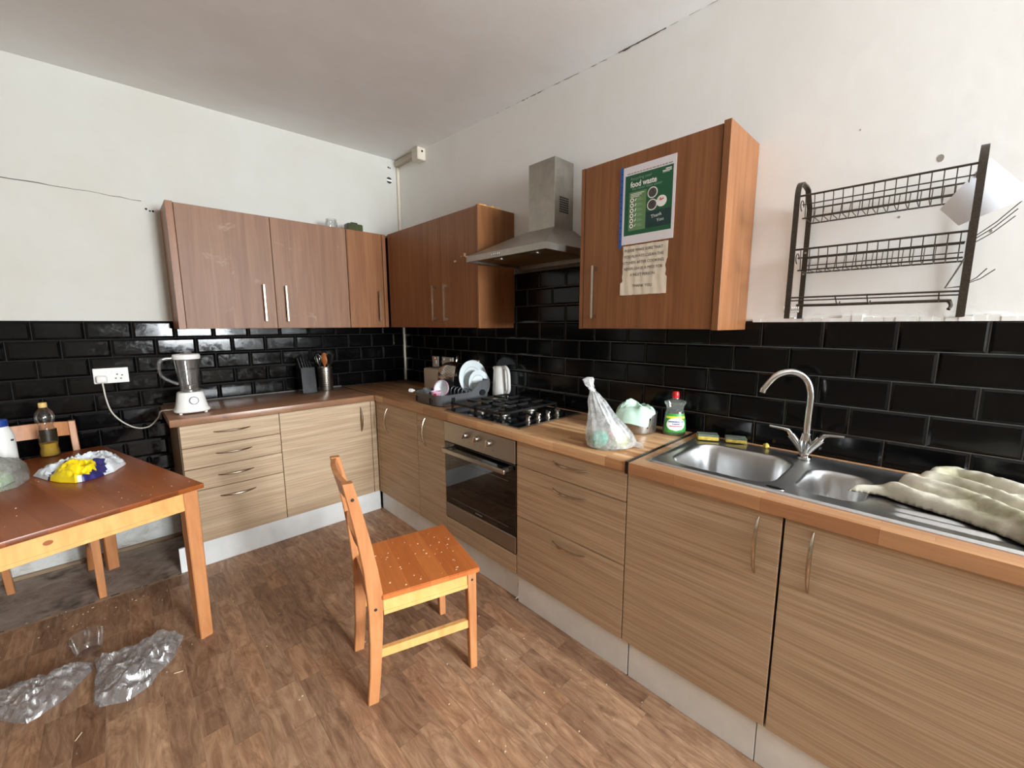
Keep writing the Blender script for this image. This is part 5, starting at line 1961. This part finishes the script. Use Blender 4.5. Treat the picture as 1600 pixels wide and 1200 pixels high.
# ---- on the table
TT = TH + .0005
ob = Vector((-2.298, -.262, TT))
t = thing('oil_bottle', 'clear plastic cooking oil bottle with a little golden oil on the table', 'bottle', ob)
pr_ = [(.034, .0004), (.038, .004), (.038, .030), (.034, .050), (.036, .062), (.037, .11), (.034, .14), (.028, .165), (.030, .18), (.039, .200), (.040, .215), (.034, .238), (.020, .258), (.013, .266), (.013, .272)]
obj('bottle_shell', add_lathe(nb(), pr_, ob, 28), 'clear_bottle', t)
obj('oil', add_lathe(nb(), [(.030, .003), (.0355, .006), (.0355, .030), (.032, .050), (.034, .062), (.0345, .072)], ob, 28), 'oil', t)
obj('cap', add_lathe(nb(), [(.016, .266), (.0165, .270), (.0165, .288), (.014, .291), (.003, .291)], ob, 20), 'gold_cap', t)
bm = nb()
rings = [[ob + Vector((.0382 * math.cos(a), .0382 * math.sin(a), z)) for a in [R(230 + 120 * k / 14) for k in range(15)]] for z in (.085, .12, .150)]
vr = [[bm.verts.new((p.x, p.y, p.z)) for p in r_] for r_ in rings]
for a, b_ in zip(vr, vr[1:]):
    for k in range(14):
        bm.faces.new((a[k], a[k + 1], b_[k + 1], b_[k]))
obj('dark_label', bm, 'label_brown', t)

# bread wrapper: white, navy and yellow
outl = [(-2.325, -.665), (-2.264, -.805), (-2.227, -.872), (-2.177, -.925), (-2.145, -.925), (-2.108, -.905), (-2.051, -.850), (-2.005, -.735), (-2.035, -.600), (-2.075, -.560), (-2.115, -.600), (-2.160, -.560), (-2.215, -.560), (-2.250, -.600), (-2.295, -.630)]
bm = crumple(outl, TT, .098, 26, 110, 31, 17, crease=.78, power=.5, edge=.006, jitter=.003)
for f in bm.faces:
    c = f.calc_center_median()
    q1 = ((c.x + 2.185) / .075) ** 2 + ((c.y + .838) / .085) ** 2
    q2 = ((c.x + 2.185) / .112) ** 2 + ((c.y + .840) / .105) ** 2
    if q1 < 1 + .25 * nz(c.x * 40, c.y * 40):
        f.material_index = 1
    elif q2 < 1 + .2 * nz(c.x * 30, c.y * 30, 3) and (c.x < -2.20 or c.x > -2.155 or c.y > -.78):
        f.material_index = 2
    else:
        f.material_index = 0
top('bread_wrapper', bm, None, 'crumpled white, navy and yellow bread wrapper lying on the table', 'wrapper', (-2.17, -.75, TT), mats=['bread_bag_white', 'yellow_print', 'navy_print'], smooth=30)
outl = [(-2.43, -.865), (-2.355, -.82), (-2.330, -.71), (-2.338, -.60), (-2.385, -.53), (-2.50, -.49), (-2.60, -.52), (-2.66, -.64), (-2.62, -.78), (-2.52, -.86)]
bm = crumple(outl, TT, .185, 20, 90, 41, 11, crease=.26, power=.42, edge=.01, jitter=.004)
top('grey_carrier_bag', bm, 'grey_carrier_film', 'translucent grey-white carrier bag of greens at the left edge of the table', 'bag', (-2.48, -.68, TT), smooth=12)
outl = [(-2.46, -.80), (-2.40, -.77), (-2.375, -.70), (-2.39, -.63), (-2.46, -.58), (-2.56, -.60), (-2.60, -.68), (-2.55, -.79)]
bm = crumple(outl, TT + .002, .085, 14, 60, 44, 22, crease=.6, power=.5, edge=.004, jitter=.004)
top('leafy_greens', bm, 'salad_green', 'pale green leaves inside the carrier bag on the table', 'greens', (-2.48, -.68, TT), smooth=20)
wb = Vector((-2.425, -.470, TT))
t = thing('white_bottle', 'white plastic bottle with a blue cap behind the carrier bag on the table', 'bottle', wb)
obj('body', add_lathe(nb(), [(.040, .0005), (.044, .006), (.044, .16), (.040, .19), (.030, .215), (.026, .222)], wb, 28), 'white_plastic', t)
obj('cap', add_lathe(nb(), [(.029, .220), (.030, .224), (.029, .250), (.024, .254), (.003, .255)], wb, 24), 'blue_cap', t)
obj('label_mark', bx(wb.x + .030, wb.x + .0405, wb.y - .030, wb.y - .018, TT + .15, TT + .158), 'ink', t)
bm = nb()
for k in range(30):
    u, v = rr.uniform(.02, .74), rr.uniform(.03, .75)
    p = MW['dining_table'] @ Vector((u, -v, 0))
    s = rr.uniform(.0006, .0018)
    add_box(bm, p.x - s, p.x + s, p.y - s * 1.4, p.y + s * 1.4, TT, TT + s)
o = obj('table_crumbs', bm, 'crumb', bpy.data.objects['dining_table'])
o['kind'] = 'stuff'

# ================================================================== RUBBISH ON THE FLOOR
outl = [(-2.189, -1.135), (-2.062, -1.178), (-1.955, -1.135), (-1.893, -1.230), (-1.942, -1.370), (-1.99, -1.414), (-2.018, -1.472), (-2.09, -1.508), (-2.169, -1.467), (-2.187, -1.427), (-2.185, -1.332), (-2.182, -1.228)]
bm = crumple(outl, .0006, .085, 34, 150, 51, 15, crease=.8, power=.5, edge=.004, jitter=.007, centre=(-2.06, -1.32))
top('crumpled_film_bag', bm, 'clear_film', 'crumpled clear plastic bag on the floor nearest the table leg', 'bag', (-2.05, -1.31, 0), 'clear bags on the floor', smooth=0)
outl = [(-2.192, -1.150), (-2.195, -1.210), (-2.267, -1.325), (-2.326, -1.365), (-2.356, -1.375), (-2.394, -1.338), (-2.43, -1.287), (-2.494, -1.22), (-2.520, -1.130), (-2.45, -1.126), (-2.403, -1.112), (-2.324, -1.135), (-2.256, -1.123)]
bm = crumple(outl, .0006, .075, 30, 150, 57, 16, crease=.8, power=.5, edge=.004, jitter=.007, centre=(-2.36, -1.23))
top('crumpled_film_bag', bm, 'clear_film', 'long crumpled clear plastic bag on the floor at the left edge of the photo', 'bag', (-2.36, -1.23, 0), 'clear bags on the floor', smooth=0)
bm = add_lathe(nb(), [(.003, .0006), (.040, .0006), (.042, .003), (.056, .082), (.059, .084), (.059, .087), (.057, .088)], (-2.206, -1.062, 0), 36, Matrix.Rotation(R(4), 4, 'X'), cap1=False)
top('plastic_cup', bm, 'clear_cup', 'clear disposable cup standing on the floor behind the film bags', 'cup', (-2.206, -1.062, 0))
for p0, p1, lab in (((-1.948, -1.467), (-1.919, -1.476), 'pale matchstick-sized splinter on the floor right of the film bags'), ((-2.226, -1.588), (-2.211, -1.560), 'pale splinter on the floor in front of the film bags')):
    bm = add_tube(nb(), [(p0[0], p0[1], .0022), (p1[0], p1[1], .0022)], .0018, 6)
    top('splinter', bm, 'crumb', lab, 'splinter', (p0[0], p0[1], 0), 'pale splinters on the floor')
bm = nb()
for k in range(120):
    x, y = rr.uniform(-2.4, -.68), rr.uniform(-2.9, -.75)
    if k < 40:
        x, y = rr.uniform(-1.25, -.66), rr.uniform(-2.9, -2.2)
    elif k < 80:
        x, y = rr.uniform(-2.55, -1.9), rr.uniform(-.85, -.58)
    s = rr.uniform(.0006, .0022)
    add_box(bm, x - s * rr.uniform(.7, 2), x + s * rr.uniform(.7, 2), y - s, y + s, .0002, .0004 + s)
o = obj('floor_crumbs', bm, 'crumb', floor)
o['kind'] = 'stuff'
